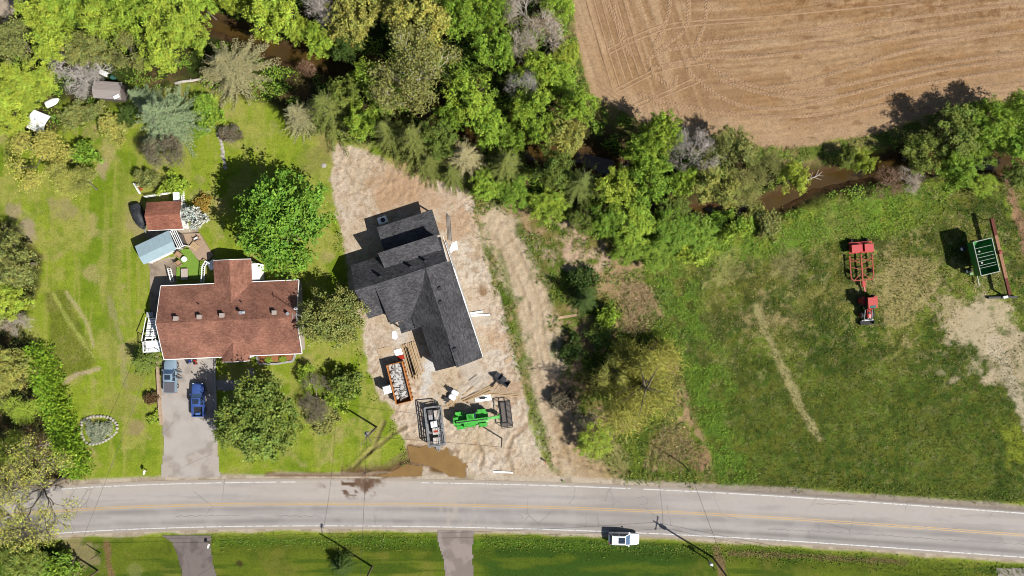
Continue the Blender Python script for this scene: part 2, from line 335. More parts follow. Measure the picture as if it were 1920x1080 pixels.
for q in ((47, 435, 22, A(178, 160, 128), 1, .25), (118, 405, 26, A(168, 152, 108), .7), (22, 400, 16, A(170, 150, 120), .8), (190, 315, 14, A(180, 160, 124), .8, .3, .6), (255, 805, 14, A(168, 146, 108), .8, .3, .9), (225, 640, 9, A(196, 190, 160), .5), (270, 260, 22, A(158, 146, 86), .7), (165, 245, 22, A(168, 150, 100), .7), (320, 145, 30, A(170, 150, 98), .8), (265, 420, 22, A(176, 158, 112), .8), (245, 385, 18, A(166, 150, 100), .7), (620, 250, 40, A(168, 148, 98), .7), (570, 300, 38, A(138, 142, 66), .6), (395, 225, 14, A(178, 160, 128), .6), (1880, 845, 14, A(170, 166, 90), .6), (250, 715, 20, A(160, 150, 84), .7), (215, 760, 30, A(150, 150, 70), .6)):
    spot(*q)
tri = sstep(-5, 5, sd_poly(PX, PY, [(82, 548), (125, 545), (150, 600), (176, 680), (150, 705), (118, 712), (95, 650)]) + wob * 14)
paint(tri * .8, A(112, 120, 40), .8); vary(tri, A(140, 140, 68), 12, 91, .5, .6, 3, .7)
trail([(100, 550), (118, 585), (145, 625), (178, 672)], 3.2, A(166, 172, 84), .9); trail([(125, 548), (148, 580), (165, 610), (176, 650)], 3.5, A(186, 176, 120), .8); trail([(122, 715), (150, 700), (186, 692)], 5, A(190, 172, 132), .9)
trail([(30, 360), (80, 330)], 4, A(172, 168, 90), .5); trail([(232, 330), (215, 480), (205, 560), (215, 700)], 9, A(140, 148, 60), .6); trail([(205, 560), (230, 650), (235, 720)], 7, A(168, 158, 110), .6)
# woods floor
paint(m_wood, A(74, 66, 36), .7); vary(m_wood, A(58, 74, 24), 40, 101, .45, .6, 4, .9, .8); vary(m_wood, A(120, 98, 64), 30, 103, .56, .7, 4, .8)
paint(m_lw, A(98, 84, 50), .7); vary(m_lw, A(84, 96, 34), 30, 105, .45, .6, 4, .8, .8)
spot(0, 5, 34, A(196, 178, 156), 1, .25, 1.2); spot(10, 40, 10, A(190, 172, 150), .8); spot(165, 105, 12, A(140, 100, 76), .9)
# vacant lot
paint(m_vac, A(132, 122, 66), .8); vary(m_vac, A(84, 104, 30), 46, 111, .42, .56, 4, .95, .9); vary(m_vac, A(178, 150, 112), 36, 113, .5, .62, 4, .9, .5); vary(m_vac, A(100, 124, 32), 22, 117, .55, .66, 3, .8, .9)
trail([(932, 420), (960, 480), (995, 560), (1012, 640), (1030, 720), (1055, 800), (1085, 905)], 34, A(212, 190, 160), .95, .35); trail([(1060, 800), (1110, 900)], 20, A(190, 164, 130), .9, .35)
trail([(935, 470), (955, 540), (975, 640), (990, 720), (1010, 790), (1030, 880)], 6, A(110, 122, 52), .6, .9); trail([(975, 425), (1010, 480), (1040, 560)], 9, A(104, 110, 48), .6, .9)
spot(1065, 470, 40, A(206, 176, 148), 1, .5, 1.25, 20); spot(1195, 560, 42, A(186, 158, 118), .9, .6, .8, -10); spot(1180, 600, 40, A(170, 142, 104), .8, .6, .8); spot(1225, 650, 16, A(190, 154, 122), .9, .5, .6, -20); spot(1065, 735, 24, A(188, 156, 122), .8); spot(1240, 830, 40, A(150, 126, 92), .8, .6); spot(1310, 860, 18, A(170, 130, 104), .9, .6, .8); spot(1130, 870, 45, A(190, 164, 126), .85, .5, 1.4, 10)
spot(1235, 790, 60, A(140, 148, 56), .7, .9, .8, -20); spot(1190, 850, 50, A(120, 132, 46), .6, .9, 1.2)
# meadow
paint(m_mead, A(118, 134, 50), 1.1); vary(m_mead, A(70, 94, 28), 110, 121, .44, .58, 4, .9); vary(m_mead, A(130, 130, 62), 70, 123, .52, .66, 5, .6); vary(m_mead, A(118, 122, 42), 9, 127, .5, .62, 2, .6); vary(m_mead, A(168, 156, 104), 7, 129, .6, .7, 2, .6)
up = m_mead * sstep(640, 520, PY + wob * 90) * (1 - .2 * sstep(1240, 1300, PX)); vary(up, A(170, 160, 104), 60, 131, .5, .68, 5, .55, 1.0); vary(up, A(120, 116, 52), 24, 133, .5, .6, 4, .8)
vary(m_mead, A(46, 64, 18), 30, 134, .52, .64, 4, .55); low = m_mead * sstep(620, 760, PY + wob * 90); paint(low * .55, A(72, 94, 28)); vary(low, A(106, 110, 38), 10, 137, .5, .64, 2, .7)
strip = m_mead * sstep(62, 20, np.abs(PX - (1190 + (PY - 420) * .32) - 30) + wob * 60); strip = strip * sstep(.36, .56, fbm(PX, PY, 24, 4, 138)); paint(strip * .75, A(96, 132, 42), .9)
bgr = m_mead * sstep(50, 20, np.abs(PY - (470 - (PX - 1250) * .18)) + wob * 40) * sstep(1800, 1650, PX); paint(bgr * .8, A(122, 156, 50), .9); vary(bgr, A(150, 160, 60), 20, 139, .5, .62, 3, .7)
for q in ((1835, 605, 62, A(206, 188, 154), 1, .35, 1.0), (1780, 575, 40, A(196, 176, 138), .8, .5), (1890, 660, 40, A(204, 186, 152), .95, .4, .8), (1850, 560, 35, A(202, 184, 150), .9, .4), (1440, 600, 34, A(176, 158, 108), .8, .6), (1365, 500, 24, A(170, 160, 104), .5, .8), (1700, 545, 60, A(182, 164, 112), .7, .7), (1480, 500, 24, A(170, 156, 108), .45, .8), (1900, 390, 22, A(160, 180, 60), .7), (1875, 470, 20, A(128, 160, 48), .8), (1860, 540, 30, A(160, 150, 96), .7), (1905, 830, 34, A(140, 150, 44), .8), (1560, 420, 40, A(150, 150, 80), .6)):
    spot(*q)
trail([(1418, 575), (1436, 620), (1462, 680), (1490, 740), (1520, 800), (1538, 822)], 7.5, A(180, 168, 116), .85, .7)
trail([(1860, 640), (1890, 700), (1915, 760), (1935, 830)], 11, A(206, 190, 160), .85, .5)
# field margin, field
marg = sstep(-46, -16, sd_poly(PX, PY, FIELD, 900) + wob * 30) * sstep(0, 4, -sd_poly(PX, PY, FIELD, 900) + 2) * (PX < 2300)
paint(marg * .9, A(146, 130, 84), .9); vary(marg, A(92, 112, 36), 24, 141, .45, .58, 3, .9)
F1, F2, F3 = A(184, 149, 112), A(152, 117, 82), A(198, 167, 131)
paint(m_field, F1, .5)
tn = sstep(-.12, .16, till); paint(m_field * (1 - tn) * .55, F2); paint(m_field * sstep(.03, .2, till) * .6, F3)
vary(m_field, A(176, 136, 92), 160, 151, .45, .6, 4, .6); vary(m_field, F3, 90, 153, .52, .66, 4, .5)
paint(m_field * sstep(.1, .2, fine_soil) * .35, F2)
fe = m_field * sstep(70, 10, sd_poly(PX, PY, FIELD, 900)); paint(fe * .6, A(198, 168, 134))
clod = m_field * sstep(60, 20, PY + wob * 60) * sstep(1420, 1500, PX); vary(clod, A(140, 98, 58), 8, 157, .55, .66, 3, .6)
vary(m_field * sstep(1440, 1500, PX), A(128, 92, 60), 14, 159, .66, .74, 4, .5, None, .35, 1.4)
# building lot
D1, D2, D3 = A(220, 200, 176), A(200, 166, 132), A(228, 214, 196)
paint(m_lot, D1, .45); vary(m_lot, A(208, 186, 156), 60, 161, .45, .62, 4, .7); vary(m_lot, D3, 36, 163, .55, .7, 4, .6); vary(m_lot, A(176, 146, 112), 7, 165, .56, .68, 2, .5)
vary(m_lot, A(160, 132, 102), 5, 167, .62, .72, 3, .45)
for q in ((790, 370, 42, D2, .8, .35, 1.6, 20), (735, 340, 40, A(196, 160, 124), .6), (860, 420, 34, A(196, 158, 122), .6), (905, 550, 10, A(146, 108, 74), .9), (862, 705, 13, A(150, 116, 82), .9, .3, 1.3), (800, 712, 22, A(226, 222, 214), .9, .4, .9), (812, 690, 14, A(232, 228, 222), .8, .4), (835, 755, 20, A(226, 220, 210), .8, .4), (745, 630, 14, A(222, 212, 200), .7), (880, 700, 34, A(216, 204, 188), .7, .4), (985, 840, 24, A(222, 206, 180), .7, .45), (905, 600, 14, A(222, 208, 188), .6), (930, 640, 30, A(206, 172, 138), .6), (950, 730, 30, A(184, 148, 112), .6), (900, 835, 40, A(214, 192, 160), .6), (815, 888, 20, A(214, 200, 178), .7, .4)):
    spot(*q)
paint(rutc * (m_lot * .5 + m_vac * .3), A(160, 128, 92))
mud = sstep(26, 6, d_line(PX, PY, [(505, 893), (600, 894), (680, 893), (740, 885), (770, 870)], 60) * np.where(PX < 640, 2.2, 1.0) + wob * 16) * (1 - m_road)
paint(mud * .9, A(118, 88, 62), .4); vary(mud, A(90, 64, 44), 8, 171, .5, .62, 3, .8); paint(mud * rutc * .7, A(92, 68, 48)); paint(rutc * (PX < 775) * (PX > 630) * (1 - mud) * .7, A(140, 122, 84))
paint(m_pud, A(120, 92, 58), .2); paint(sstep(.02, .5, m_pud) * (1 - m_pud) * .8, A(140, 108, 76))
# creek banks
paint(sstep(34, 18, creek_d) * (1 - m_field), A(96, 76, 48), .5); paint(sstep(26, 16, creek_d), A(84, 62, 36), .3)
trail([(1893, 330), (1898, 370), (1912, 420), (1925, 470)], 9, A(170, 130, 104), .9, .7)
# gravel shoulders
paint(m_sh, A(206, 190, 168), .35); vary(m_sh, A(166, 148, 124), 18, 181, .48, .62, 4, .7); paint(m_sh * sstep(1150, 1350, PX) * sstep(0, -10, rd) * .7, A(150, 138, 126))
paint(m_sh * mud * .8, A(130, 98, 72))
trail([(1345, 1030), (1352, 1060), (1358, 1090)], 7, A(140, 112, 84), .8, .8); trail([(1370, 1038), (1500, 1044), (1700, 1056)], 5, A(120, 98, 68), .8, .9); trail([(200, 1020), (205, 1060), (212, 1090)], 6, A(140, 108, 78), .8, .8); spot(150, 1040, 34, A(170, 152, 112), .7); spot(250, 1075, 16, A(150, 150, 90), .5)
spot(448, 1055, 6, A(70, 56, 34), .9)

zone = np.zeros(PX.shape, np.int32)
for zi, mk in ((1, m_wood), (1, m_lw), (2, m_mead), (3, m_vac), (4, m_field), (5, m_lot), (6, sstep(34, 20, creek_d) * (1 - m_field)), (7, m_sh)): zone[mk > .5] = zi
ZN = ['ground', 'woodland_floor', 'meadow', 'vacant_lot', 'ploughed_field', 'building_lot', 'creek_bed', 'gravel_shoulder']
ZL = ['mown yellow-green lawn around the houses', 'leaf littered woodland floor under the trees', 'rough grass meadow with bare sandy patches', 'weedy vacant lot with a dirt track', 'bare brown ploughed field with tyre tracks', 'pale bare earth of the building site', 'muddy banks and bed of the creek', 'gravel shoulder along the road']
nx, ny = XX.shape
idx = np.arange(nx * ny).reshape(nx, ny)
Q = np.stack([idx[:-1, :-1], idx[1:, :-1], idx[1:, 1:], idx[:-1, 1:]], -1).reshape(-1, 4); zq = zone[:-1, :-1].reshape(-1)
VALL = np.stack([XX, YY, HZ], -1).reshape(-1, 3); CALL = np.concatenate([np.clip(col, .005, .8), grain[..., None]], -1).reshape(-1, 4)
ZOBJ = {}
for zi, nm in enumerate(ZN):
    q = Q[zq == zi]; u, inv = np.unique(q, return_inverse=True)
    me = np_mesh(nm, VALL[u], inv.reshape(-1, 4), GROUND, CALL[u], True)
    ZOBJ[nm] = tag(link(bpy.data.objects.new(nm, me)), ZL[zi], None, None, 'structure')

# ---- creek and puddles: water sheets lying in the carved ground
def ribbon(pts, hw, z, step=6):
    P = [Vector(p) for p in pts]; out = []
    for a, b in zip(P[:-1], P[1:]):
        n = max(1, int((b - a).length / step / 4)); out += [a.lerp(b, i / n) for i in range(n)]
    out.append(P[-1]); V = []; F = []
    for i, p in enumerate(out):
        d = (out[min(i + 1, len(out) - 1)] - out[max(0, i - 1)]).normalized(); s = Vector((-d.y, d.x))
        for k in (-1, 1): q = p + s * hw * k; V.append(W(q.x, q.y)[:2] + (z,))
        if i: F.append((2 * i - 2, 2 * i - 1, 2 * i + 1, 2 * i))
    return MB().add(V, F)
tag(ribbon([(-150, -82)] + [p for p in CREEK if p[0] > -100 and p[0] < 2000] + [(2060, 328)], 46, -1.2).build('water', water_mat('creek_water', A(88, 68, 34), .07)), 'shallow muddy brown creek winding through the trees', None, None, 'structure')
PUDM = water_mat('puddle_water', A(160, 126, 78), .07)
for q, lb in zip(PUD[:2], ('large muddy brown puddle at the end of the site entrance', 'long muddy puddle in the ruts beside the road')):
    c = Vector((sum(p[0] for p in q) / len(q), sum(p[1] for p in q) / len(q))); P = [c + (Vector(p) - c) * 1.12 for p in q]
    P = [Vector((p.x, min(p.y, road_y(np.array(p.x)).item() - 49))) for p in P]
    tag(MB().add([W(p.x, p.y)[:2] + (-.06,) for p in P], [tuple(range(len(P)))]).build('puddle', PUDM), lb, None, None, 'structure')

def smooth_path(pts, step):
    P = [Vector((*p, 0)) for p in pts]; P = [P[0] * 2 - P[1]] + P + [P[-1] * 2 - P[-2]]; out = []
    for i in range(1, len(P) - 2):
        n = max(2, int((P[i + 1] - P[i]).length / step))
        for k in range(n):
            t = k / n; a, b, c, d = P[i - 1:i + 3]
            out.append(.5 * ((2 * b) + (c - a) * t + (2 * a - 5 * b + 4 * c - d) * t * t + (3 * b - a - 3 * c + d) * t ** 3))
    return out + [P[-2]]
# ------------------------------------------------------------------ road, markings, drives
def road_pt(px, off, z):          # off in metres, positive = towards the bottom of the photograph
    y = road_y(np.array(px, float)); s = (road_y(np.array(px + 1.0)) - road_y(np.array(px - 1.0))) / 2
    n = np.array([-s, 1.0]) / math.hypot(s, 1); p = np.array([px, y]) + n * off * PPM
    return (W(p[0], p[1])[0], W(p[0], p[1])[1], z)
stations = np.concatenate([np.linspace(-6000, -300, 20), np.arange(-280, 2200, 3.6), np.linspace(2220, 8000, 20)])
offs = np.linspace(-3.95, 3.95, 34)
V = np.array([road_pt(s, o, .03 - abs(o) * .006) for s in stations for o in offs]); n_ = len(offs)
F = [(i * n_ + k, i * n_ + k + 1, (i + 1) * n_ + k + 1, (i + 1) * n_ + k) for i in range(len(stations) - 1) for k in range(n_ - 1)]
rx = 960 + V[:, 0] * PPM; ry = 540 - V[:, 1] * PPM; ro = np.tile(offs, len(stations))
rc = np.ones((len(V), 1)) * np.array(A(200, 190, 180))
def rp(m, c):
    global rc
    rc = rc * (1 - m[:, None]) + np.array(c) * m[:, None]
lowl = sstep(.2, .5, ro)
rp(lowl * .55, A(180, 174, 170)); rp(np.exp(-((ro - .75) / .4) ** 2) * .6 * (fbm(rx, ry, 120, 3, 201) + .2), A(140, 134, 132)); rp(np.exp(-((ro - 2.65) / .35) ** 2) * .75 * (fbm(rx * .5, ry, 70, 3, 203) + .2), A(132, 127, 126)); rp(np.exp(-((ro - 1.7) / .4) ** 2) * .6, A(192, 186, 182))
rp(np.exp(-((ro + 1.6) / .7) ** 2) * .5, A(196, 188, 184)); rp(np.exp(-((ro + .45) / .3) ** 2) * .4, A(158, 152, 150))
rp(sstep(.5, .62, fbm(rx * .2, ry * 2.4, 26, 4, 205)) * .28, A(150, 144, 142)); rp(sstep(.52, .66, fbm(rx, ry, 50, 4, 207)) * .3, A(200, 192, 186))
dust = sstep(430, 520, rx) * sstep(960, 850, rx) * sstep(.2, -1.2, ro); rp(dust * .55, A(206, 194, 182)); rp(sstep(800, 830, rx) * sstep(920, 870, rx) * sstep(.5, .6, fbm(rx * 2, ry * .4, 20, 3, 209)) * .4, A(206, 192, 176))
rp(sstep(3.5, 3.75, np.abs(ro)) * .7, A(186, 170, 150)); rp(sstep(1230, 1400, rx) * sstep(-3.5, -3.7, ro) * .8, A(150, 140, 130))
splat = sstep(30, 8, np.hypot((rx - 690) * .9, (ry - 903) * 1.5) + (fbm(rx, ry, 10, 3, 211) - .5) * 40); rp(splat * .9, A(116, 84, 62)); rp(sstep(60, 20, np.hypot((rx - 660) * .8, (ry - 912) * 2)) * sstep(.6, .66, fbm(rx * .7, ry, 6, 2, 213)), A(112, 86, 66))
old = sstep(1070, 1120, rx) * sstep(1290, 1220, rx); rp(old * .35, A(170, 160, 152))
ROADM = ground_mat('worn_asphalt', .9, 24, .15)
def add_cracks(m, sc, width, dens):
    n = m.node_tree.nodes; l = m.node_tree.links; b = n['Principled BSDF']; src = b.inputs['Base Color'].links[0].from_socket
    tc = n.new('ShaderNodeTexCoord'); nz = n.new('ShaderNodeTexNoise'); nz.inputs['Scale'].default_value = .8; nz.inputs['Detail'].default_value = 5; l.new(tc.outputs['Object'], nz.inputs[0])
    mx = n.new('ShaderNodeMix'); mx.data_type = 'VECTOR'; mx.inputs[0].default_value = .35; l.new(tc.outputs['Object'], mx.inputs[4]); l.new(nz.outputs['Color'], mx.inputs[5])
    vo = n.new('ShaderNodeTexVoronoi'); vo.feature = 'DISTANCE_TO_EDGE'; vo.inputs['Scale'].default_value = sc; l.new(mx.outputs[1], vo.inputs['Vector'])
    lt = n.new('ShaderNodeMapRange'); lt.inputs[1].default_value = 0; lt.inputs[2].default_value = width; lt.inputs[3].default_value = 1; lt.inputs[4].default_value = 0; l.new(vo.outputs['Distance'], lt.inputs[0])
    n2 = n.new('ShaderNodeTexNoise'); n2.inputs['Scale'].default_value = .11; n2.inputs['Detail'].default_value = 2; l.new(tc.outputs['Object'], n2.inputs[0])
    mr = n.new('ShaderNodeMapRange'); mr.inputs[1].default_value = dens; mr.inputs[2].default_value = dens + .06; l.new(n2.outputs['Fac'], mr.inputs[0])
    mu = n.new('ShaderNodeMath'); mu.operation = 'MULTIPLY'; l.new(lt.outputs[0], mu.inputs[0]); l.new(mr.outputs[0], mu.inputs[1])
    m2 = n.new('ShaderNodeMath'); m2.operation = 'MULTIPLY'; m2.inputs[1].default_value = .42; l.new(mu.outputs[0], m2.inputs[0])
    mc = n.new('ShaderNodeMix'); mc.data_type = 'RGBA'; l.new(m2.outputs[0], mc.inputs[0]); l.new(src, mc.inputs[6]); mc.inputs[7].default_value = (.05, .045, .04, 1)
    l.new(mc.outputs[2], b.inputs['Base Color'])
add_cracks(ROADM, .3, .016, .56)
road = tag(link(bpy.data.objects.new('road', np_mesh('road', V, F, ROADM, np.concatenate([rc, np.full((len(V), 1), .13)], 1), True))), 'worn grey two-lane road across the bottom', None, None, 'structure')
def paint_mat(name, rgb, cover):
    m = bpy.data.materials.new(name); m.use_nodes = True; n = m.node_tree.nodes; l = m.node_tree.links; b = n['Principled BSDF']; b.inputs['Roughness'].default_value = .7
    tc = n.new('ShaderNodeTexCoord'); nz = n.new('ShaderNodeTexNoise'); nz.inputs['Scale'].default_value = 1.6; nz.inputs['Detail'].default_value = 6; nz.inputs['Roughness'].default_value = .7; l.new(tc.outputs['Object'], nz.inputs[0])
    r = n.new('ShaderNodeValToRGB'); r.color_ramp.elements[0].position = cover; r.color_ramp.elements[0].color = (*A(178, 172, 168), 1); r.color_ramp.elements[1].position = cover + .1; r.color_ramp.elements[1].color = (*rgb, 1)
    l.new(nz.outputs['Fac'], r.inputs[0]); l.new(r.outputs[0], b.inputs['Base Color']); return m
WL = paint_mat('white_road_paint', A(240, 237, 232), .4); YL = paint_mat('yellow_road_paint', A(222, 180, 108), .33)
def line_mark(off, w, m, px0=-250, px1=2180, z=.0):
    st = np.arange(px0, px1, 6.0); mb = MB(); vv = []; ff = []
    for i, s in enumerate(st):
        for k in (-w / 2, w / 2): vv.append(road_pt(s, off + k, .03 - abs(off + k) * .006 + .006))
        if i: ff.append((2 * i - 2, 2 * i - 1, 2 * i + 1, 2 * i))
    mb.add(vv, ff).build('line_marking', m, road)
line_mark(-.15, .1, YL); line_mark(.13, .1, YL)
for a, b in ((-250, 560), (790, 1183), (1205, 2180)): line_mark(-3.4, .15, WL, a, b)
line_mark(3.46, .15, WL)
CRK_LINE = mat('crack_and_dark_line', (.14, .13, .125), .8, 0, .2)
for pts in ([(1078, 911), (1076, 930), (1066, 946)], [(1143, 916), (1134, 940)], [(1143, 916), (1150, 935), (1148, 954)], [(1148, 946), (1160, 940), (1166, 948)], [(1194, 932), (1212, 933), (1214, 945), (1200, 946), (1194, 956)], [(1120, 963), (1122, 985)], [(1100, 962), (1098, 990)], [(962, 963), (978, 966), (980, 974)], [(1440, 992), (1600, 1000), (1760, 1011), (1930, 1021)], [(1535, 986), (1535, 1000)], [(330, 968), (450, 966)], [(1250, 945), (1258, 985)], [(600, 968), (520, 967)], [(1560, 978), (1640, 983), (1720, 987), (1800, 992)]):  # sealed cracks, plus one long thin dark line along the right-hand stretch
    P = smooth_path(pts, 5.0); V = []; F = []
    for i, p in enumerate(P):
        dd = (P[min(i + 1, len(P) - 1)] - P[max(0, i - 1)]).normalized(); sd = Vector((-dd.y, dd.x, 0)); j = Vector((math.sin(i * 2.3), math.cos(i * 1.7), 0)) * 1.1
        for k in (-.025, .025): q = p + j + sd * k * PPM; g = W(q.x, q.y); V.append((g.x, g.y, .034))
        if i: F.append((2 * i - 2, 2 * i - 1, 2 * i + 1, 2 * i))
    MB().add(V, F).build('crack_and_dark_line', CRK_LINE, road)
def sheet(name, pts, z, m, label, colr, g, sub=.35, dark=None, parent=None):
    P = [W(*p) for p in pts]; x0, x1 = min(p.x for p in P), max(p.x for p in P); y0, y1 = min(p.y for p in P), max(p.y for p in P)
    gx = np.arange(x0 - sub, x1 + 2 * sub, sub); gy = np.arange(y0 - sub, y1 + 2 * sub, sub); X, Y = np.meshgrid(gx, gy, indexing='ij'); ppx, ppy = 960 + X * PPM, 540 - Y * PPM
    s = sd_poly(ppx, ppy, pts, 60) + (fbm(ppx, ppy, 12, 3, 301) - .5) * 3
    ii = np.arange(X.size).reshape(X.shape); q = np.stack([ii[:-1, :-1], ii[1:, :-1], ii[1:, 1:], ii[:-1, 1:]], -1).reshape(-1, 4)
    keep = (s.reshape(-1)[q] > 0).all(1); q = q[keep]; u, inv = np.unique(q, return_inverse=True)
    c = np.ones(X.shape + (1,)) * np.array(colr)
    for cc, sz, lo in (dark or []): mk = sstep(lo, lo + .14, fbm(ppx, ppy, sz, 4, int(sz) + 311))[..., None] * .7; c = c * (1 - mk) + np.array(cc) * mk
    vv = np.stack([X, Y, np.full(X.shape, z)], -1).reshape(-1, 3)[u]; ca = np.concatenate([c, np.full(X.shape + (1,), g)], -1).reshape(-1, 4)[u]
    return tag(link(bpy.data.objects.new(name, np_mesh(name, vv, inv.reshape(-1, 4), m, ca, True)), parent), label, None, None, None if parent else 'structure')
DRIVEM = ground_mat('driveway_surface', .92, 20, .12); add_cracks(DRIVEM, .22, .012, .5)
sheet('driveway', [(302, 660), (405, 660), (406, 800), (412, 880), (418, 897), (300, 897), (306, 840), (300, 760)], .012, DRIVEM, 'pale cracked driveway of the red-roofed house', A(198, 186, 174), .15, .2, [(A(166, 154, 144), 26, .5), (A(204, 196, 188), 50, .5)])
sheet('driveway', [(300, 1003), (398, 1003), (396, 1030), (402, 1060), (412, 1100), (345, 1100), (334, 1050), (322, 1018)], .012, DRIVEM, 'dark asphalt driveway below the road at the lower left', A(140, 128, 122), .16, .2, [(A(108, 98, 94), 30, .45)])
sheet('driveway', [(818, 993), (892, 993), (886, 1030), (892, 1100), (836, 1100), (830, 1050), (820, 1018)], .012, DRIVEM, 'worn grey driveway at the bottom middle', A(172, 158, 150), .16, .2, [(A(140, 128, 120), 24, .5)])
sheet('driveway', [(1866, 1064), (1990, 1064), (2000, 1140), (1885, 1140)], .012, DRIVEM, 'corner of a grey driveway at the bottom right', A(184, 174, 164), .13, .2, [(A(160, 148, 138), 24, .5)])
# ---- tyre tracks pressed into the field: lugged strips, parts of the field
TRK = [[(1236, 96), (1330, 80), (1440, 66), (1700, 34), (1960, 0)], [(1220, 128), (1330, 108), (1440, 104), (1600, 84), (1800, 54), (1960, 24)], [(1288, 128), (1310, 150), (1345, 178), (1400, 200), (1480, 202), (1560, 184), (1640, 164), (1760, 132), (1960, 104)], [(1328, 122), (1360, 142), (1420, 162), (1500, 172), (1580, 160), (1680, 138), (1800, 114), (1960, 92)], [(1440, 164), (1510, 152), (1600, 126), (1700, 96), (1800, 74), (1960, 52)], [(1200, 176), (1290, 200), (1400, 216), (1520, 216), (1610, 196), (1690, 168), (1800, 146), (1960, 122)],
       [(1258, -20), (1252, 30), (1226, 88)], [(1292, -20), (1286, 50), (1240, 90), (1210, 118)], [(1162, -20), (1152, 20), (1176, 74)], [(1128, -20), (1150, 30), (1172, 84), (1186, 104)], [(1196, 176), (1240, 198), (1300, 222)], [(1225, 140), (1260, 162), (1270, 140)], [(1325, -20), (1322, 40), (1302, 90)], [(1240, 130), (1300, 115), (1330, 95)], [(1480, 240), (1560, 222), (1660, 196), (1760, 176), (1960, 150)], [(1350, 150), (1420, 172), (1480, 180), (1560, 172)]]
TRKM = mat('pressed_soil', A(184, 149, 113), .95, 0, .18, 2, .3)
for t in TRK:
    P = smooth_path(t, 2.0); V = []; F = []; s = 0.0; cols = (-.33, -.2, -.06, .06, .2, .33)
    for i, p in enumerate(P):
        d = (P[min(i + 1, len(P) - 1)] - P[max(0, i - 1)]).normalized(); sd = Vector((-d.y, d.x, 0))
        if i: s += (p - P[i - 1]).length / PPM
        for u in cols:
            q = p + sd * u * PPM; g = W(q.x, q.y); ph = (s - abs(u) * .7 + (.28 if u > 0 else 0)) / .56
            V.append((g.x, g.y, hz(g.x, g.y) + (.055 if (ph % 1) < .5 else .0) + (.012 if abs(u) < .3 else -.03)))
        if i: F += [((i - 1) * 6 + k, (i - 1) * 6 + k + 1, i * 6 + k + 1, i * 6 + k) for k in range(5)]
    MB().add(V, F).build('tyre_track', TRKM, ZOBJ['ploughed_field'])
GRV = [[(1138, 92), (1200, 62), (1270, 42), (1440, 30), (1700, 6)], [(1142, 100), (1205, 70), (1275, 50), (1440, 38)], [(1150, 168), (1240, 124), (1300, 108)], [(1158, 172), (1244, 132), (1330, 118)], [(1180, 200), (1250, 170), (1300, 146)], [(1184, 206), (1256, 176), (1310, 154)], [(1120, 160), (1150, 182), (1180, 204)], [(1124, 154), (1156, 178), (1186, 200)]] + [[(1096 + 14 * k, -10), (1122 + 14 * k, 80), (1150 + 12 * k, 172 - 8 * k)] for k in range(6)]
for t in GRV:
    P = smooth_path(t, 6.0); V = []; F = []
    for i, p in enumerate(P):
        d = (P[min(i + 1, len(P) - 1)] - P[max(0, i - 1)]).normalized(); sd = Vector((-d.y, d.x, 0))
        for u, z in ((-.16, -.02), (-.07, .035), (.07, .035), (.16, -.02)): q = p + sd * u * PPM; g = W(q.x, q.y); V.append((g.x, g.y, hz(g.x, g.y) + z + .01))
        if i: F += [((i - 1) * 4 + k, (i - 1) * 4 + k + 1, i * 4 + k + 1, i * 4 + k) for k in range(3)]
    MB().add(V, F).build('soil_ridge', TRKM, ZOBJ['ploughed_field'])
# ------------------------------------------------------------------ vegetation
def unit(a): return a / (np.linalg.norm(a, axis=1, keepdims=True) + 1e-9)
def leaf_geo(P, D, N, L, Wd):
    D = unit(D); Sd = unit(np.cross(D, N)); L = L[:, None]; Wd = Wd[:, None]
    return np.stack([P, P + D * L * .5 + Sd * Wd * .5, P + D * L, P + D * L * .5 - Sd * Wd * .5], 1).reshape(-1, 3)
def leaf_mesh(name, P, D, N, L, Wd, tint, m):
    V = leaf_geo(P, D, N, L, Wd); F = np.arange(len(V)).reshape(-1, 4)
    t = np.concatenate([tint, np.ones((len(tint), 1))], 1); return np_mesh(name, V, F, m, np.repeat(t, 4, 0))
def tint_of(rs, n, v=.28, hue=.12):
    b = 1 + (rs.rand(n, 1) - .5) * 2 * v; h = (rs.rand(n, 1) - .5) * 2 * hue
    return b * np.concatenate([1 + h, np.ones((n, 1)), 1 - h * .5], 1)
def skel(rs, R0, H0, depth, spread, nch, r0, wild=.35):
    """branch skeleton: list of (path, radii) and twig tips"""
    out = []; tips = []
    def grow(p, d, L, r, k):
        q = [p]; n = 3 if k < depth else 2
        for i in range(n):
            d = (d + Vector(rs.normal(0, wild * .5, 3))).normalized(); p = p + d * L / n; q.append(p)
        out.append((q, [r * (1 - .45 * i / n) for i in range(n + 1)])); tips.append((p, d, k))
        if k >= depth: return
        c = nch if k else nch + 2
        for j in range(c):
            a = 2 * math.pi * (j + rs.rand()) / c; e = spread * (.7 + .6 * rs.rand())
            ax = d.orthogonal().normalized(); ax = Matrix.Rotation(a, 3, d) @ ax
            nd = (d * math.cos(e) + ax * math.sin(e)).normalized(); nd.z = nd.z * .8 + .12
            st = q[-1] if rs.rand() < .45 else q[-2].lerp(q[-1], rs.rand())
            grow(st, nd.normalized(), L * (.62 + .22 * rs.rand()), r * .55, k + 1)
    grow(Vector((0, 0, 0)), Vector((0, 0, 1)), H0 * .36, r0, 0)
    return out, tips
def fit(P, R0, H0):
    P = np.array(P); return R0 / np.percentile(np.hypot(P[:, 0], P[:, 1]), 92), H0 / P[:, 2].max()
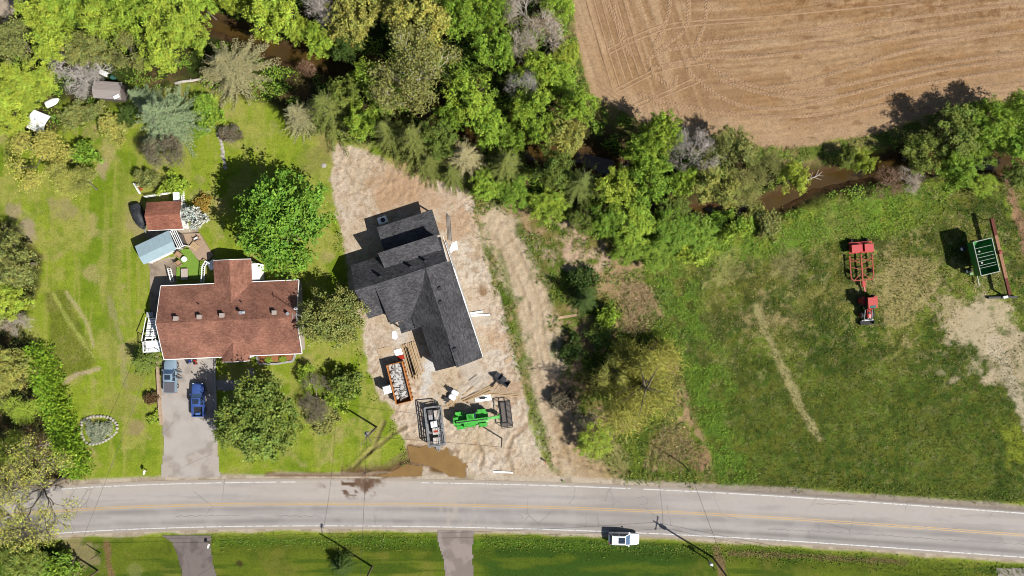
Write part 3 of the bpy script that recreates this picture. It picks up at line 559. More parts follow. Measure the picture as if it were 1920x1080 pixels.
def skel_mesh(name, seed, R0, H0, depth, spread, nch, r0, m, minr=.02, wild=.35):
    rs = np.random.RandomState(seed); br, tips = skel(rs, R0, H0, depth, spread, nch, r0, wild)
    sx, sz = fit([p for q, _ in br for p in q], R0, H0); mb = MB()
    for i, (q, r) in enumerate(br):
        mb.tube([(p.x * sx, p.y * sx, p.z * sz) for p in q], [max(minr, v) for v in r], 6 if i == 0 else 3, False)
    return mb.mesh(name, m), np.array([(p.x * sx, p.y * sx, p.z * sz) for p, d, k in tips if k >= depth - 1])
def trunk_mesh(name, seed, R0, H0, r0=.22, m=None):
    rs = random.Random(seed); mb = MB(); mb.tube([(0, 0, -.3), (0, 0, .15), (.05, .03, H0 * .3), (.1, -.05, H0 * .6), (.05, 0, H0 * .86)], [r0 * 1.4, r0 * 1.1, r0 * .85, r0 * .5, r0 * .15], 7)
    for k in range(9):
        a = k * 2.4 + rs.random(); z = H0 * (.25 + .05 * k); l = R0 * (.6 + .25 * rs.random())
        mb.tube([(0, 0, z), (math.cos(a) * l * .5, math.sin(a) * l * .5, z + H0 * .1), (math.cos(a) * l, math.sin(a) * l, z + H0 * .22 * rs.random() + H0 * .08)], [r0 * .45, r0 * .28, r0 * .08], 4)
    return mb.mesh(name, m or BARK)
def deciduous(seed, R0, H0, n, nl=26, leaf=.28, low=.28, rough=1.0, cl=58, cs=.23, even=0.0):
    rs = np.random.RandomState(seed); zc = H0 * (low + 1) / 2; rz = H0 * (1 - low) / 2
    d = unit(rs.normal(0, 1, (nl, 3))); d[:, 2] = np.where(d[:, 2] < -.3, -d[:, 2], d[:, 2])
    rad = R0 * (.15 + .22 * rs.rand(nl)); k = .45 + .5 * np.maximum(rs.rand(nl), even) ** .6 * rough
    c = d * np.stack([R0 - rad * .8, R0 - rad * .8, np.maximum(rz - rad * .6, .3)], 1) * k[:, None] / .8; c[:, 2] += zc
    c = np.vstack([c, [[0, 0, zc]]]); rad = np.append(rad, R0 * .42)
    m = max(8, n // cl); li = rs.choice(len(c), m, p=rad ** 2 / (rad ** 2).sum()); dd = unit(rs.normal(0, 1, (m, 3))); dd[:, 2] = np.where(rs.rand(m) < .5, np.abs(dd[:, 2]), dd[:, 2])
    C_ = c[li] + dd * rad[li][:, None] * (.6 + .55 * rs.rand(m, 1) ** .6); C_[:, 2] = np.maximum(C_[:, 2], H0 * low * .5 + .1)
    ci = rs.randint(0, m, n); sp = cs * (.6 + .8 * rs.rand(m))[ci][:, None]
    P = C_[ci] + rs.normal(0, 1, (n, 3)) * sp * np.array([1, 1, .7]) + dd[ci] * np.abs(rs.normal(0, 1, (n, 1))) * sp * .8
    N = unit(dd[ci] * .9 + np.array([0, 0, .35]) + rs.normal(0, .6, (n, 3))); D = np.cross(N, rs.normal(0, 1, (n, 3))) + dd[ci] * .3
    lt = tint_of(rs, m, .16, .1)[ci]
    L = leaf * (.6 + .8 * rs.rand(n)); Wd = leaf * .62 * (.6 + .8 * rs.rand(n)); T = tint_of(rs, n, .3) * lt
    q = n // 7; lj = rs.choice(len(c), q, p=rad ** 3 / (rad ** 3).sum()); Pi = c[lj] + unit(rs.normal(0, 1, (q, 3))) * rad[lj][:, None] * .62 * rs.rand(q, 1) ** .4; Ni = unit(np.array([0, 0, .5]) + rs.normal(0, .8, (q, 3)))
    return np.vstack([P, Pi]), np.vstack([D, np.cross(Ni, rs.normal(0, 1, (q, 3)))]), np.vstack([N, Ni]), np.append(L, leaf * (1.3 + rs.rand(q))), np.append(Wd, leaf * (.9 + .6 * rs.rand(q))), np.vstack([T, tint_of(rs, q, .2)])
def conifer(seed, R0, H0, lev=15, nb=11, spr=24, leaf=.42):
    rs = np.random.RandomState(seed); P = []; D = []; N = []; L = []
    for i in range(lev):
        t = i / (lev - 1); z = H0 * (.1 + .88 * t); r = R0 * (1 - t) ** .85 * (.85 + .3 * rs.rand()) + .12; b = max(4, int(nb * (1 - .5 * t)))
        for j in range(b):
            a = 2 * math.pi * (j + rs.rand() * .7) / b + i * 1.3; rr = r * (.5 + .55 * rs.rand()); u = np.array([math.cos(a), math.sin(a), 0]); v = np.array([-math.sin(a), math.cos(a), 0])
            m = max(4, int(spr * rr / R0))
            for s in np.linspace(.12, 1, m):
                p = u * rr * s + np.array([0, 0, z - .32 * rr * s ** 1.3 + .1 * rr * s ** 4])
                for sg in (-1, 1):
                    P.append(p + rs.normal(0, .04, 3)); D.append(u * .75 + v * sg * (.75 + .3 * rs.rand()) + np.array([0, 0, -.2 + .3 * rs.rand()])); N.append(np.array([0, 0, 1.0]) + rs.normal(0, .35, 3)); L.append(leaf * (1.15 - .6 * s) * (.7 + .5 * rs.rand()) * (.5 + .5 * rr / R0 + .2))
    n = len(P); L = np.array(L); return np.array(P), np.array(D), np.array(N), L, L * .42, tint_of(rs, n, .25, .08)
def tips_leaves(seed, T, n, spread, leaf, dens=None):
    rs = np.random.RandomState(seed); i = rs.randint(0, len(T), n); P = T[i] + rs.normal(0, spread, (n, 3)); P[:, 2] = np.maximum(P[:, 2], .4)
    N = unit(np.array([0, 0, .8]) + rs.normal(0, .6, (n, 3))); D = np.cross(N, rs.normal(0, 1, (n, 3)))
    return P, D, N, leaf * (.6 + .8 * rs.rand(n)), leaf * .6 * (.6 + .8 * rs.rand(n)), tint_of(rs, n)
def willow(seed, R0, H0, strands, per):
    rs = np.random.RandomState(seed); P = []; D = []; mounds = [(rs.uniform(-.75, .75) * R0, rs.uniform(-.85, .85) * R0, (.16 + .24 * rs.rand()) * R0, H0 * (.25 + .75 * rs.rand() ** 1.3)) for _ in range(15)]
    for s in range(strands):
        mx, my, mr, mh = mounds[rs.randint(len(mounds))]; a = rs.rand() * 2 * math.pi; r0 = mr * math.sqrt(rs.rand()); z0 = mh * (1 - .35 * (r0 / mr) ** 2) * (.6 + .4 * rs.rand()); b = rs.rand() * 6.28
        p = np.array([mx + math.cos(a) * r0, my + math.sin(a) * r0, z0]); v = np.array([math.cos(b), math.sin(b), .5]); st = .2 + .1 * rs.rand()
        for k in range(per):
            v = v + np.array([0, 0, -.13]) + rs.normal(0, .22, 3); v = v / np.linalg.norm(v); P.append(p); D.append(v); p = p + v * st
            if p[2] < .5: break
    n = len(P); P = np.array(P); D = np.array(D); N = unit(np.array([0, 0, 1.0]) + rs.normal(0, .7, (n, 3)))
    return P, D, N, .28 + .2 * rs.rand(n), .08 + .06 * rs.rand(n), tint_of(rs, n, .35, .12)

PROTO = {}
def proto(key, R0, H0, crown, trunk):
    if crown:
        v = np.empty(len(crown.vertices) * 3, np.float32); crown.vertices.foreach_get('co', v); v = v.reshape(-1, 3)
        R0 = float(np.percentile(np.hypot(v[:, 0], v[:, 1]), 95)); H0 = float(np.percentile(v[:, 2], 99.5))
    PROTO.setdefault(key, []).append((R0, H0, crown, trunk))
for i in range(6): proto('D', 4.0, 9.0, leaf_mesh('leafy_crown', *deciduous(100 + i, 4.0, 9.0, 8600, 26 + 4 * i, .275, .22, 1.0 + .05 * i), LEAF), trunk_mesh('trunk_and_limbs', 10 + i, 4.0, 9.0))
for i in range(2): proto('M', 4.0, 9.0, leaf_mesh('round_crown', *deciduous(150 + i, 4.0, 9.0, 13000, 60, .27, .2, .95, 60, .24, .7), LEAF), trunk_mesh('trunk_and_limbs', 90 + i, 4.0, 9.0, .26))
for i in range(4): proto('C', 4.2, 11.0, leaf_mesh('needle_crown', *conifer(200 + i, 4.2, 11.0, 19 + i, 13, 32, .36), NEEDLE), trunk_mesh('trunk_and_limbs', 30 + i, 2.0, 11.0, .2))
for i in range(4):
    tm, T = skel_mesh('branching_trunk', 300 + i, 4.0, 8.0, 4, .55, 3, .2, BARK, .022); proto('S', 4.0, 8.0, leaf_mesh('open_crown', *tips_leaves(310 + i, T, 4600, .42, .27), LEAF), tm)
for i in range(4):
    tm, T = skel_mesh('bare_branches', 400 + i, 4.0, 7.5, 5, .55, 3, .17, BAREWOOD, .026); proto('B', 4.0, 7.5, None, tm)
for i in range(4):
    tm, T = skel_mesh('bare_branches', 430 + i, 4.0, 7.5, 5, .6, 3, .17, BAREWOOD, .03); q_ = list(tips_leaves(440 + i, T, 3600, .32, .5)); q_[4] = q_[4] * .11; proto('T', 4.0, 7.5, leaf_mesh('twigs', *q_, NEEDLE), tm)
for i in range(4): proto('H', 2.4, 2.6, leaf_mesh('shrub_foliage', *deciduous(500 + i, 2.4, 2.6, 2600, 16 + 3 * i, .33, .0, 1.15, 40, .24), LEAF), trunk_mesh('shrub_stem', 60 + i, 1.6, 2.2, .07))
proto('W', 6.4, 11.0, leaf_mesh('weeping_crown', *willow(600, 6.4, 11.0, 3600, 9), LEAF), trunk_mesh('trunk_and_limbs', 71, 5.6, 11.0, .34))
tm, T = skel_mesh('branching_trunk', 333, 7.4, 12.0, 5, .5, 3, .32, BAREWOOD, .035); proto('X', 7.4, 12.0, leaf_mesh('open_crown', *tips_leaves(341, T, 12500, .55, .34), LEAF), tm)
tm, T = skel_mesh('branching_trunk', 352, 7.0, 12.0, 5, .62, 3, .3, BARK, .035); proto('Y', 7.0, 12.0, leaf_mesh('open_crown', *tips_leaves(361, T, 7000, .4, .27), LEAF), tm)
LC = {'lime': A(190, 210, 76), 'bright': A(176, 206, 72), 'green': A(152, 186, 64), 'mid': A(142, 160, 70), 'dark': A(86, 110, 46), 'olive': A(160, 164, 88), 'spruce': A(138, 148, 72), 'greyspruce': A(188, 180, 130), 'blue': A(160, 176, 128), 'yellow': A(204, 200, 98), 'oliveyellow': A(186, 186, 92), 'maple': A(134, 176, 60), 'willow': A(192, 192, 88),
      'grey': A(140, 130, 104), 'white': A(236, 236, 222), 'orange': A(196, 160, 70), 'tan': A(206, 186, 160), 'palegrey': A(204, 194, 184), 'juniper': A(178, 186, 152), 'cedar': A(150, 186, 52), 'brown': A(130, 100, 66)}
LC = {k: tuple(min(.5, v * 1.1) for v in c) for k, c in LC.items()}
_rt = random.Random(7); TREES = []
NM = {'T': ('bare_twiggy_tree', 'tree'), 'M': ('round_tree', 'tree'), 'D': ('leafy_tree', 'tree'), 'C': ('spruce_tree', 'tree'), 'S': ('open_crowned_tree', 'tree'), 'B': ('bare_tree', 'tree'), 'H': ('shrub', 'shrub'), 'W': ('willow_tree', 'tree'), 'X': ('broad_tree', 'tree'), 'Y': ('spreading_tree', 'tree')}
def tree(px, py, r, h, kind, colr, label, group=None, wood=None):
    pr = PROTO[kind]; R0, H0, cm, tm = pr[len(TREES) * 7 % len(pr)] if len(pr) > 1 else pr[0]
    c = W(px, py, h * .55); z = hz(c.x, c.y); rm = r / PPM * (1 - h * .6 / CAMH) * (.94 if kind == 'D' else 1.0)
    o = thing(NM[kind][0], label, NM[kind][1], (c.x, c.y, z - .03), _rt.random() * 6.28, group)
    s = rm / R0; o.scale = (s * (.94 + .12 * _rt.random()), s * (.94 + .12 * _rt.random()), h / H0); TREES.append((px, py, r))
    t = link(bpy.data.objects.new('branches' if kind == 'B' else ('stem' if kind == 'H' else 'trunk'), tm), o)
    if wood: t.material_slots[0].link = 'OBJECT'; t.material_slots[0].material = wood
    if cm:
        k = link(bpy.data.objects.new('foliage' if kind == 'H' else ('twigs' if kind == 'T' else 'crown'), cm), o); j = .92 + .16 * _rt.random(); q = LC[colr]
        k.color = (q[0] * j * (.95 + .1 * _rt.random()), q[1] * j, q[2] * j, 1)
    return o
T_ = [
 (94, 26, 44, 9, 'D', 'lime', 'lime leafy tree beside the bare patch in the top left corner'), (142, 16, 44, 9, 'D', 'bright', 'bright green tree on the top edge, second from the top left corner'),
 (44, 94, 52, 8, 'S', 'olive', 'thin olive tree at the left edge below the bare corner patch'), (112, 78, 44, 9, 'D', 'lime', 'lime tree right of the thin olive tree near the left edge'),
 (205, 42, 50, 10, 'D', 'lime', 'full lime tree on the top edge above the weathered shed'), (264, 26, 46, 10, 'D', 'bright', 'bright green tree on the top edge right of the full lime tree'),
 (326, 36, 52, 11, 'D', 'lime', 'large lime tree on the top edge, left of the creek bend'), (236, 106, 46, 8, 'S', 'olive', 'olive twiggy tree directly above the weathered shed'),
 (306, 98, 44, 9, 'D', 'lime', 'lime tree at the wood edge right of the olive twiggy tree'), (172, 98, 38, 8, 'D', 'olive', 'olive green tree above the dead grey tree'), (356, 66, 38, 9, 'D', 'lime', 'lime tree leaning over the upper bend of the creek'), (372, 6, 36, 9, 'D', 'bright', 'bright tree on the top edge above the creek bend'),
 (22, 168, 52, 5, 'D', 'lime', 'low yellow-green tree on the left edge above the white canopy frame'), (82, 146, 42, 5, 'D', 'lime', 'low yellow-green tree left of the dead grey tree'), (22, 226, 34, 4, 'D', 'lime', 'low yellow-green tree on the left edge beside the white canopy frame'), (58, 182, 30, 4, 'D', 'lime', 'low yellow-green tree beside the upturned white dinghy'),
 (146, 150, 58, 6, 'T', 'palegrey', 'dead grey tree spreading beside the weathered shed'),
 (428, 122, 62, 8, 'C', 'greyspruce', 'large grey-olive spruce beside the creek at the top of the lawn'), (302, 216, 60, 10, 'C', 'blue', 'blue-green spruce on the lawn below the weathered shed'), (262, 182, 30, 7, 'C', 'blue', 'small blue-green spruce touching the larger one near the shed'),
 (388, 208, 32, 2.6, 'H', 'green', 'fresh green shrub right of the blue-green spruce'), (375, 246, 18, 1.4, 'H', 'green', 'small green shrub left of the stepping stones'), (430, 248, 19, 1.6, 'H', 'grey', 'round dark grey shrub above the stepping stones'),
 (58, 288, 64, 6, 'S', 'yellow', 'large yellow-green bush tree on the left lawn edge'), (118, 318, 46, 6, 'S', 'yellow', 'yellow-green bush tree right of the largest yellow one'), (154, 292, 28, 3.5, 'H', 'green', 'green shrub between the yellow bush trees and the mown strip'), (162, 350, 38, 5, 'S', 'oliveyellow', 'dull yellow bush tree nearest the mown strip on the left lawn'),
 (28, 492, 54, 8, 'D', 'olive', 'dark olive tree on the left edge beside the round bare patch'), (16, 558, 46, 6, 'D', 'lime', 'lime tree on the left edge below the dark olive one'), (12, 445, 30, 5, 'S', 'olive', 'small olive tree on the left edge above the dark olive one'),
 (300, 296, 48, 6, 'S', 'grey', 'greyish half-bare tree behind the small red-roofed shed'), (322, 345, 28, 2.4, 'H', 'bright', 'green shrub along the white fence of the small shed'), (276, 335, 22, 2, 'H', 'olive', 'olive shrub at the left corner of the shed fence'),
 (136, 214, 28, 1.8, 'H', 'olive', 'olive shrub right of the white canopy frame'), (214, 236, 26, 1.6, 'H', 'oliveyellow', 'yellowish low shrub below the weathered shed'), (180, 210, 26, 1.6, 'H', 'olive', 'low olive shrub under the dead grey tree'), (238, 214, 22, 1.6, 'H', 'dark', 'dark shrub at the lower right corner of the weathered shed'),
 (522, 30, 52, 11, 'D', 'lime', 'large lime tree right of the upper creek bend'), (448, 6, 32, 9, 'D', 'lime', 'lime tree on the top edge over the creek'), (600, 76, 34, 8, 'D', 'bright', 'bright tree hanging over the creek below the pale bare tree'), (562, 58, 26, 7, 'D', 'lime', 'small lime tree on the creek bank'),
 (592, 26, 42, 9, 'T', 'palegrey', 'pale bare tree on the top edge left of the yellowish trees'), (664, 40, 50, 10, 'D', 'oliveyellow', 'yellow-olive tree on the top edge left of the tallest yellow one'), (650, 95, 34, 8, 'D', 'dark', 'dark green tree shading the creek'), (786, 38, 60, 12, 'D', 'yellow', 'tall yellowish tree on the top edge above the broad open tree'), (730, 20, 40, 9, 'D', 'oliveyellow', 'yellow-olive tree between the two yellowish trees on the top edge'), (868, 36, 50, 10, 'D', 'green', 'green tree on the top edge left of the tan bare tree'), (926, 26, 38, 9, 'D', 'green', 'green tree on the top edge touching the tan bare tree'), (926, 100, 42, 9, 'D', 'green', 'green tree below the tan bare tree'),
 (792, 132, 92, 13, 'X', 'olive', 'broad open tree with pale branches in the middle of the wood'), (690, 158, 44, 9, 'D', 'bright', 'bright green tree left of the broad open tree'), (728, 182, 34, 8, 'D', 'green', 'green tree tucked under the left side of the broad open tree'), (612, 202, 60, 11, 'C', 'spruce', 'olive spruce at the lawn edge below the creek'), (556, 214, 36, 8, 'C', 'greyspruce', 'smaller grey spruce at the lawn edge left of the olive spruce'), (650, 178, 32, 8, 'D', 'mid', 'green tree between the olive spruce and the bright tree'),
 (686, 228, 36, 8, 'D', 'bright', 'bright tree at the top tip of the building site'), (726, 246, 44, 11, 'C', 'spruce', 'olive spruce nearest the top tip of the building site'), (776, 262, 50, 13, 'C', 'spruce', 'taller olive spruce second from the top tip of the building site'), (822, 262, 40, 9, 'D', 'mid', 'dull green leafy tree between the spruces at the top tip of the building site'), (872, 292, 42, 9, 'C', 'greyspruce', 'grey-olive spruce at the upper corner of the vacant lot'), (806, 306, 36, 7, 'C', 'spruce', 'olive spruce leaning over the back of the building site'), (846, 326, 28, 6, 'C', 'spruce', 'small olive spruce at the building site corner'),
 (880, 180, 52, 10, 'D', 'bright', 'bright tree right of the broad open tree'), (912, 232, 42, 9, 'D', 'bright', 'bright tree above the hidden stretch of creek'), (845, 215, 36, 8, 'D', 'green', 'green tree below the broad open tree'), (566, 132, 26, 3, 'T', 'brown', 'reddish bare bush on the creek bank', None, REDWOOD),
 (1000, 46, 64, 10, 'T', 'tan', 'large tan bare tree at the top by the field corner'), (972, 88, 36, 8, 'T', 'tan', 'tan bare tree below the large one near the field'), (1044, 14, 32, 7, 'D', 'bright', 'bright tree on the top edge beside the field'), (1062, 104, 26, 4, 'D', 'lime', 'low lime tree on the left field edge'), (1050, 150, 32, 6, 'D', 'bright', 'bright tree on the left field edge below the low lime one'), (1012, 140, 42, 8, 'D', 'bright', 'bright tree between the bare trees and the field'), (985, 166, 36, 10, 'T', 'palegrey', 'grey bare tree rising among bright trees near the field'), (1086, 206, 40, 9, 'D', 'bright', 'bright tree at the bottom left corner of the field'), (1000, 206, 42, 9, 'D', 'bright', 'bright tree left of the field corner tree'), (1058, 256, 44, 8, 'D', 'oliveyellow', 'olive tree overhanging the creek below the field corner'), (962, 262, 36, 7, 'D', 'green', 'green tree on the creek above the vacant lot'), (1018, 248, 32, 7, 'D', 'bright', 'bright tree between two creek trees below the field corner'),
 (950, 306, 42, 9, 'C', 'spruce', 'olive spruce at the top of the vacant lot'), (1036, 316, 42, 9, 'D', 'mid', 'dull green leafy tree right of the spruce topping the vacant lot'), (1090, 342, 46, 10, 'C', 'spruce', 'olive spruce in the middle of the vacant lot upper edge'), (910, 350, 30, 4, 'D', 'bright', 'low bright tree at the vacant lot top corner'), (965, 362, 36, 4, 'D', 'green', 'low green tree along the top of the vacant lot'), (1030, 388, 36, 4, 'D', 'bright', 'low bright tree above the bare mound of the vacant lot'), (1150, 352, 40, 8, 'D', 'lime', 'lime tree at the top right corner of the vacant lot'), (1140, 408, 38, 5, 'D', 'green', 'green tree inside the top right of the vacant lot'), (1092, 412, 30, 4, 'D', 'mid', 'dull green tree right of the bare mound'), (1190, 420, 42, 5, 'D', 'bright', 'bright tree on the right line of the vacant lot'), (1172, 462, 34, 3.5, 'D', 'green', 'low green tree above the dry reeds'),
 (1240, 250, 40, 9, 'D', 'bright', 'bright tree left of the grey bare tree under the field'), (1206, 286, 34, 8, 'D', 'bright', 'bright tree in the dark hollow under the field'), (1300, 286, 46, 9, 'T', 'palegrey', 'grey bare tree with fan branches under the field edge'), (1370, 282, 44, 7, 'D', 'olive', 'olive tree right of the grey bare fan tree'), (1436, 312, 38, 6, 'S', 'olive', 'thin olive tree at the field edge left of the open creek'), (1216, 336, 54, 9, 'D', 'green', 'large green tree right of the vacant lot corner'), (1284, 342, 30, 6, 'D', 'bright', 'bright tree below the grey bare fan tree'), (1336, 352, 48, 7, 'D', 'oliveyellow', 'olive-yellow tree above the narrow creek'), (1392, 346, 40, 6, 'S', 'olive', 'twiggy olive tree above the narrow creek bend'), (1488, 336, 32, 5, 'D', 'lime', 'lime tree on the bank left of the fallen branch'), (1262, 392, 34, 4.5, 'D', 'mid', 'green tree on the left end of the narrow creek'),
 (1256, 432, 44, 4, 'D', 'green', 'low bright tree below the left end of the creek'), (1312, 436, 36, 3, 'D', 'green', 'low bright tree second along the creek bottom bank'), (1226, 478, 36, 3, 'D', 'green', 'low bright tree on the meadow corner beside the vacant lot'), (1380, 424, 30, 2.6, 'H', 'bright', 'green shrub on the creek bottom bank above the trampled patch'), (1300, 470, 30, 2.2, 'H', 'lime', 'lime shrub in the meadow corner'), (1440, 420, 28, 2, 'H', 'olive', 'olive shrub below the creek bend'),
 (1300, 414, 24, 2, 'H', 'mid', 'olive green shrub at the water, leftmost of three on the narrow creek'), (1362, 408, 24, 2, 'H', 'green', 'green shrub at the water, middle one of three on the narrow creek'), (1418, 402, 24, 2, 'H', 'oliveyellow', 'yellowish shrub at the water, rightmost of three on the narrow creek'), (1626, 302, 25, 5, 'D', 'lime', 'round lime tree standing alone on the creek bank'), (1592, 296, 22, 4, 'D', 'mid', 'dark green tree left of the round lime tree'),
 (1790, 246, 52, 7, 'D', 'mid', 'green tree at the field edge with a spiky shadow'), (1850, 232, 48, 8, 'D', 'bright', 'bright tree on the field edge near the right side'), (1906, 214, 40, 8, 'D', 'bright', 'bright tree at the right edge beside the field'), (1728, 288, 44, 7, 'D', 'mid', 'green tree right of the open creek'), (1784, 322, 42, 7, 'D', 'green', 'bright tree on the near bank above the green wagon'), (1850, 280, 38, 6, 'D', 'green', 'green tree over the creek near the right side'), (1906, 268, 40, 7, 'D', 'green', 'bright tree over the creek at the right edge'), (1840, 345, 28, 3, 'D', 'bright', 'low bright tree above the auger'), (1668, 344, 34, 3, 'T', 'brown', 'reddish bare bush on the near creek bank', None, REDWOOD), (1706, 342, 34, 3, 'T', 'tan', 'tan bare bush on the near creek bank'), (1912, 330, 28, 4, 'D', 'mid', 'dull tree on the right edge above the earth ditch'),
 (22, 606, 38, 5, 'T', 'tan', 'brownish bare bush on the left edge above the hedge'), (24, 690, 44, 6, 'D', 'oliveyellow', 'olive-yellow tree left of the cedar hedge'), (34, 750, 44, 5, 'S', 'lime', 'thin lime tree left of the middle of the cedar hedge'), (52, 808, 44, 4, 'T', 'brown', 'dark bare thicket left of the lower cedar hedge', None, BARK), (20, 850, 44, 6, 'S', 'lime', 'thin lime tree on the left edge above the road'),
 (62, 920, 92, 12, 'Y', 'yellow', 'spreading tree with dark limbs overhanging the road at left'), (12, 1000, 44, 8, 'S', 'yellow', 'thin yellow tree at the left edge beyond the road'), (52, 1048, 44, 5, 'D', 'mid', 'dark green tree in the bottom left corner'), (104, 1062, 36, 3, 'H', 'green', 'green shrub right of the bottom left tree'), (60, 1000, 30, 4, 'B', None, 'bare dark bush beside the road at the lower left', None, BARK),
 (540, 424, 88, 12, 'M', 'maple', 'large round bright maple behind the red-roofed house'), (622, 594, 58, 8, 'M', 'olive', 'round olive tree between the two houses'), (488, 778, 76, 9, 'M', 'mid', 'large green tree on the front lawn beside the driveway'), (446, 806, 40, 6, 'D', 'mid', 'smaller green tree leaning over the driveway edge'), (575, 704, 22, 2, 'H', 'bright', 'small bright shrub on the front lawn'), (648, 716, 33, 3.4, 'H', 'mid', 'round dark green shrub on the front lawn'), (588, 746, 46, 2.6, 'T', 'grey', 'dark twiggy bush between the front lawn shrubs', None, BARK), (640, 748, 30, 1.6, 'H', 'bright', 'low green shrub below the round dark shrub'), (600, 780, 36, 1.2, 'H', 'olive', 'low sprawling olive shrub on the front lawn'),
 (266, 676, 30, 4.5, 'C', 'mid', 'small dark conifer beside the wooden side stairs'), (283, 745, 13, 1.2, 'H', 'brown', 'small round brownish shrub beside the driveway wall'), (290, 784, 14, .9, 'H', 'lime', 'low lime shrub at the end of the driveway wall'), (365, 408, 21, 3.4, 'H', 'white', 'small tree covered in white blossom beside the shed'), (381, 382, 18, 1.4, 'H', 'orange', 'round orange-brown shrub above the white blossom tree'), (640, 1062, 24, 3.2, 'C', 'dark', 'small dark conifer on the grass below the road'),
 (1206, 724, 88, 11, 'W', 'willow', 'yellow weeping willow in the middle of the vacant lot'), (1112, 822, 40, 4, 'D', 'lime', 'lime bush tree at the lower left foot of the willow'), (1142, 596, 24, 3, 'H', 'bright', 'bright green shrub in the middle of the vacant lot'), (1092, 520, 26, 2.2, 'H', 'dark', 'dark green shrub below the bare mound of the vacant lot'), (1078, 655, 30, 2.4, 'H', 'dark', 'dark shrub beside the dirt track, left of the thin yellowish tree'), (1058, 752, 26, 2.0, 'H', 'grey', 'dark grey-brown shrub beside the dirt track, left of the willow'), (1120, 632, 26, 2.2, 'H', 'mid', 'olive green shrub below the bright shrub of the vacant lot'), (1098, 560, 28, 7, 'C', 'dark', 'dark narrow conifer in the middle of the vacant lot'), (1148, 690, 40, 8, 'S', 'oliveyellow', 'thin yellowish tree left of the willow'), (1110, 790, 30, 5, 'B', None, 'bare bush left of the willow foot', None, BARK)]  # four low shrubs and the narrow conifer are added to imitate shade
for t in T_: tree(*t)

# ---- cedar hedge: one clipped row
def hedge(pts, wd, h, label, colr):
    P = smooth_path(pts, 5.0); rs = np.random.RandomState(77); o = W(*pts[len(pts) // 2]); root = thing('cedar_hedge', label, 'hedge', (o.x, o.y, hz(o.x, o.y)))
    LP = []; st = MB()
    for i, p in enumerate(P):
        g = W(p.x, p.y, h * .5)
        if i % 3 == 0: st.tube([(g.x - o.x, g.y - o.y, -.2), (g.x - o.x, g.y - o.y, h * .8)], [.08, .03], 5)
        for k in range(190):
            a = rs.rand() * 6.28; t = rs.rand(); r = wd * (1 - .55 * t) * (.6 + .5 * rs.rand()); LP.append((g.x - o.x + math.cos(a) * r + rs.normal(0, .15), g.y - o.y + math.sin(a) * r + rs.normal(0, .15), h * t * (.75 + .35 * math.sin(i * 1.7 + a) ** 2 + .2 * rs.rand()) + .1, math.cos(a), math.sin(a), t))
    Q = np.array(LP); n = len(Q); D = np.stack([Q[:, 3] * .7, Q[:, 4] * .7, .35 + 0 * Q[:, 5]], 1) + rs.normal(0, .35, (n, 3)); N = np.array([0, 0, 1.0]) + rs.normal(0, .4, (n, 3))
    f = link(bpy.data.objects.new('foliage', leaf_mesh('cedar_foliage', Q[:, :3], D, N, .3 + .3 * rs.rand(n), .16 + .1 * rs.rand(n), tint_of(rs, n, .4, .2), NEEDLE)), root); f.color = (*LC[colr], 1); st.build('stem', BARK, root)
hedge([(68, 662), (84, 700), (98, 745), (112, 790), (128, 835), (146, 880)], 2.0, 3.2, 'long bright green cedar hedge down the left lawn to the road', 'cedar')

# ---- uncountable ground cover
def scatter(mask, dens, seed):
    rs = np.random.RandomState(seed); k = (np.abs(XX) < 84) & (np.abs(YY) < 49); m = np.where(k, mask, 0); n = int(m.sum() * .205 ** 2 * dens); p = m.ravel() / m.sum()
    i = rs.choice(p.size, n, p=p); x = XX.ravel()[i] + (rs.rand(n) - .5) * .22; y = YY.ravel()[i] + (rs.rand(n) - .5) * .22; return rs, x, y, hza(x, y)
def cover(name, label, mask, dens, seed, hmin, hmax, L, Wd, colr, up=.5, mm=None, hv=.28):
    rs, x, y, z = scatter(mask, dens, seed); n = len(x); P = np.stack([x, y, z + hmin + (hmax - hmin) * rs.rand(n) ** 1.5], 1)
    D = rs.normal(0, 1, (n, 3)); D[:, 2] = up + .3 * rs.rand(n); N = np.array([0, 0, 1.0]) + rs.normal(0, .5, (n, 3)); tt = tint_of(rs, n, .3, hv)
    o = link(bpy.data.objects.new(name, leaf_mesh(name, P, D, N, L * (.5 + rs.rand(n)), Wd * (.5 + rs.rand(n)), tt, mm or LEAF))); o.color = (*colr, 1); tag(o, label, None, None, 'stuff')
nocreek = sstep(22, 34, creek_d)
clear = np.ones(PX.shape)
for (x_, y_, r_) in ((205, 165, 40), (72, 228, 26), (96, 190, 16), (197, 138, 16), (350, 152, 26), (10, 10, 50)): clear *= sstep(r_ * .8, r_ * 1.2, np.hypot(PX - x_, PY - y_))
pat = fbm(PX, PY, 22, 3, 401)
cover('undergrowth', 'low leafy undergrowth beneath the trees', m_wood * nocreek * clear * sstep(.38, .55, pat), 40, 411, .02, .9, .26, .16, LC['green'], .2)
cover('undergrowth', 'olive undergrowth beneath the trees of the left edge', m_lw * sstep(.4, .55, pat), 34, 413, .02, .8, .26, .15, LC['olive'], .2)
cover('meadow_grass', 'rough meadow grass and weeds', m_mead * (.25 + .75 * sstep(.4, .56, fbm(PX, PY, 16, 3, 421))) * (1 - m_lot) * sstep(40, 90, np.hypot(PX - 1850, PY - 600)), 24, 423, 0, .06, .26, .1, A(124, 136, 56), .8, None, .35)
cover('straw_tufts', 'dry straw coloured tufts in the meadow', m_mead * sstep(.46, .6, fbm(PX, PY, 26, 4, 427)) * (1 - .8 * low), 9, 429, 0, .08, .24, .09, A(206, 190, 130), .7, None, .15)
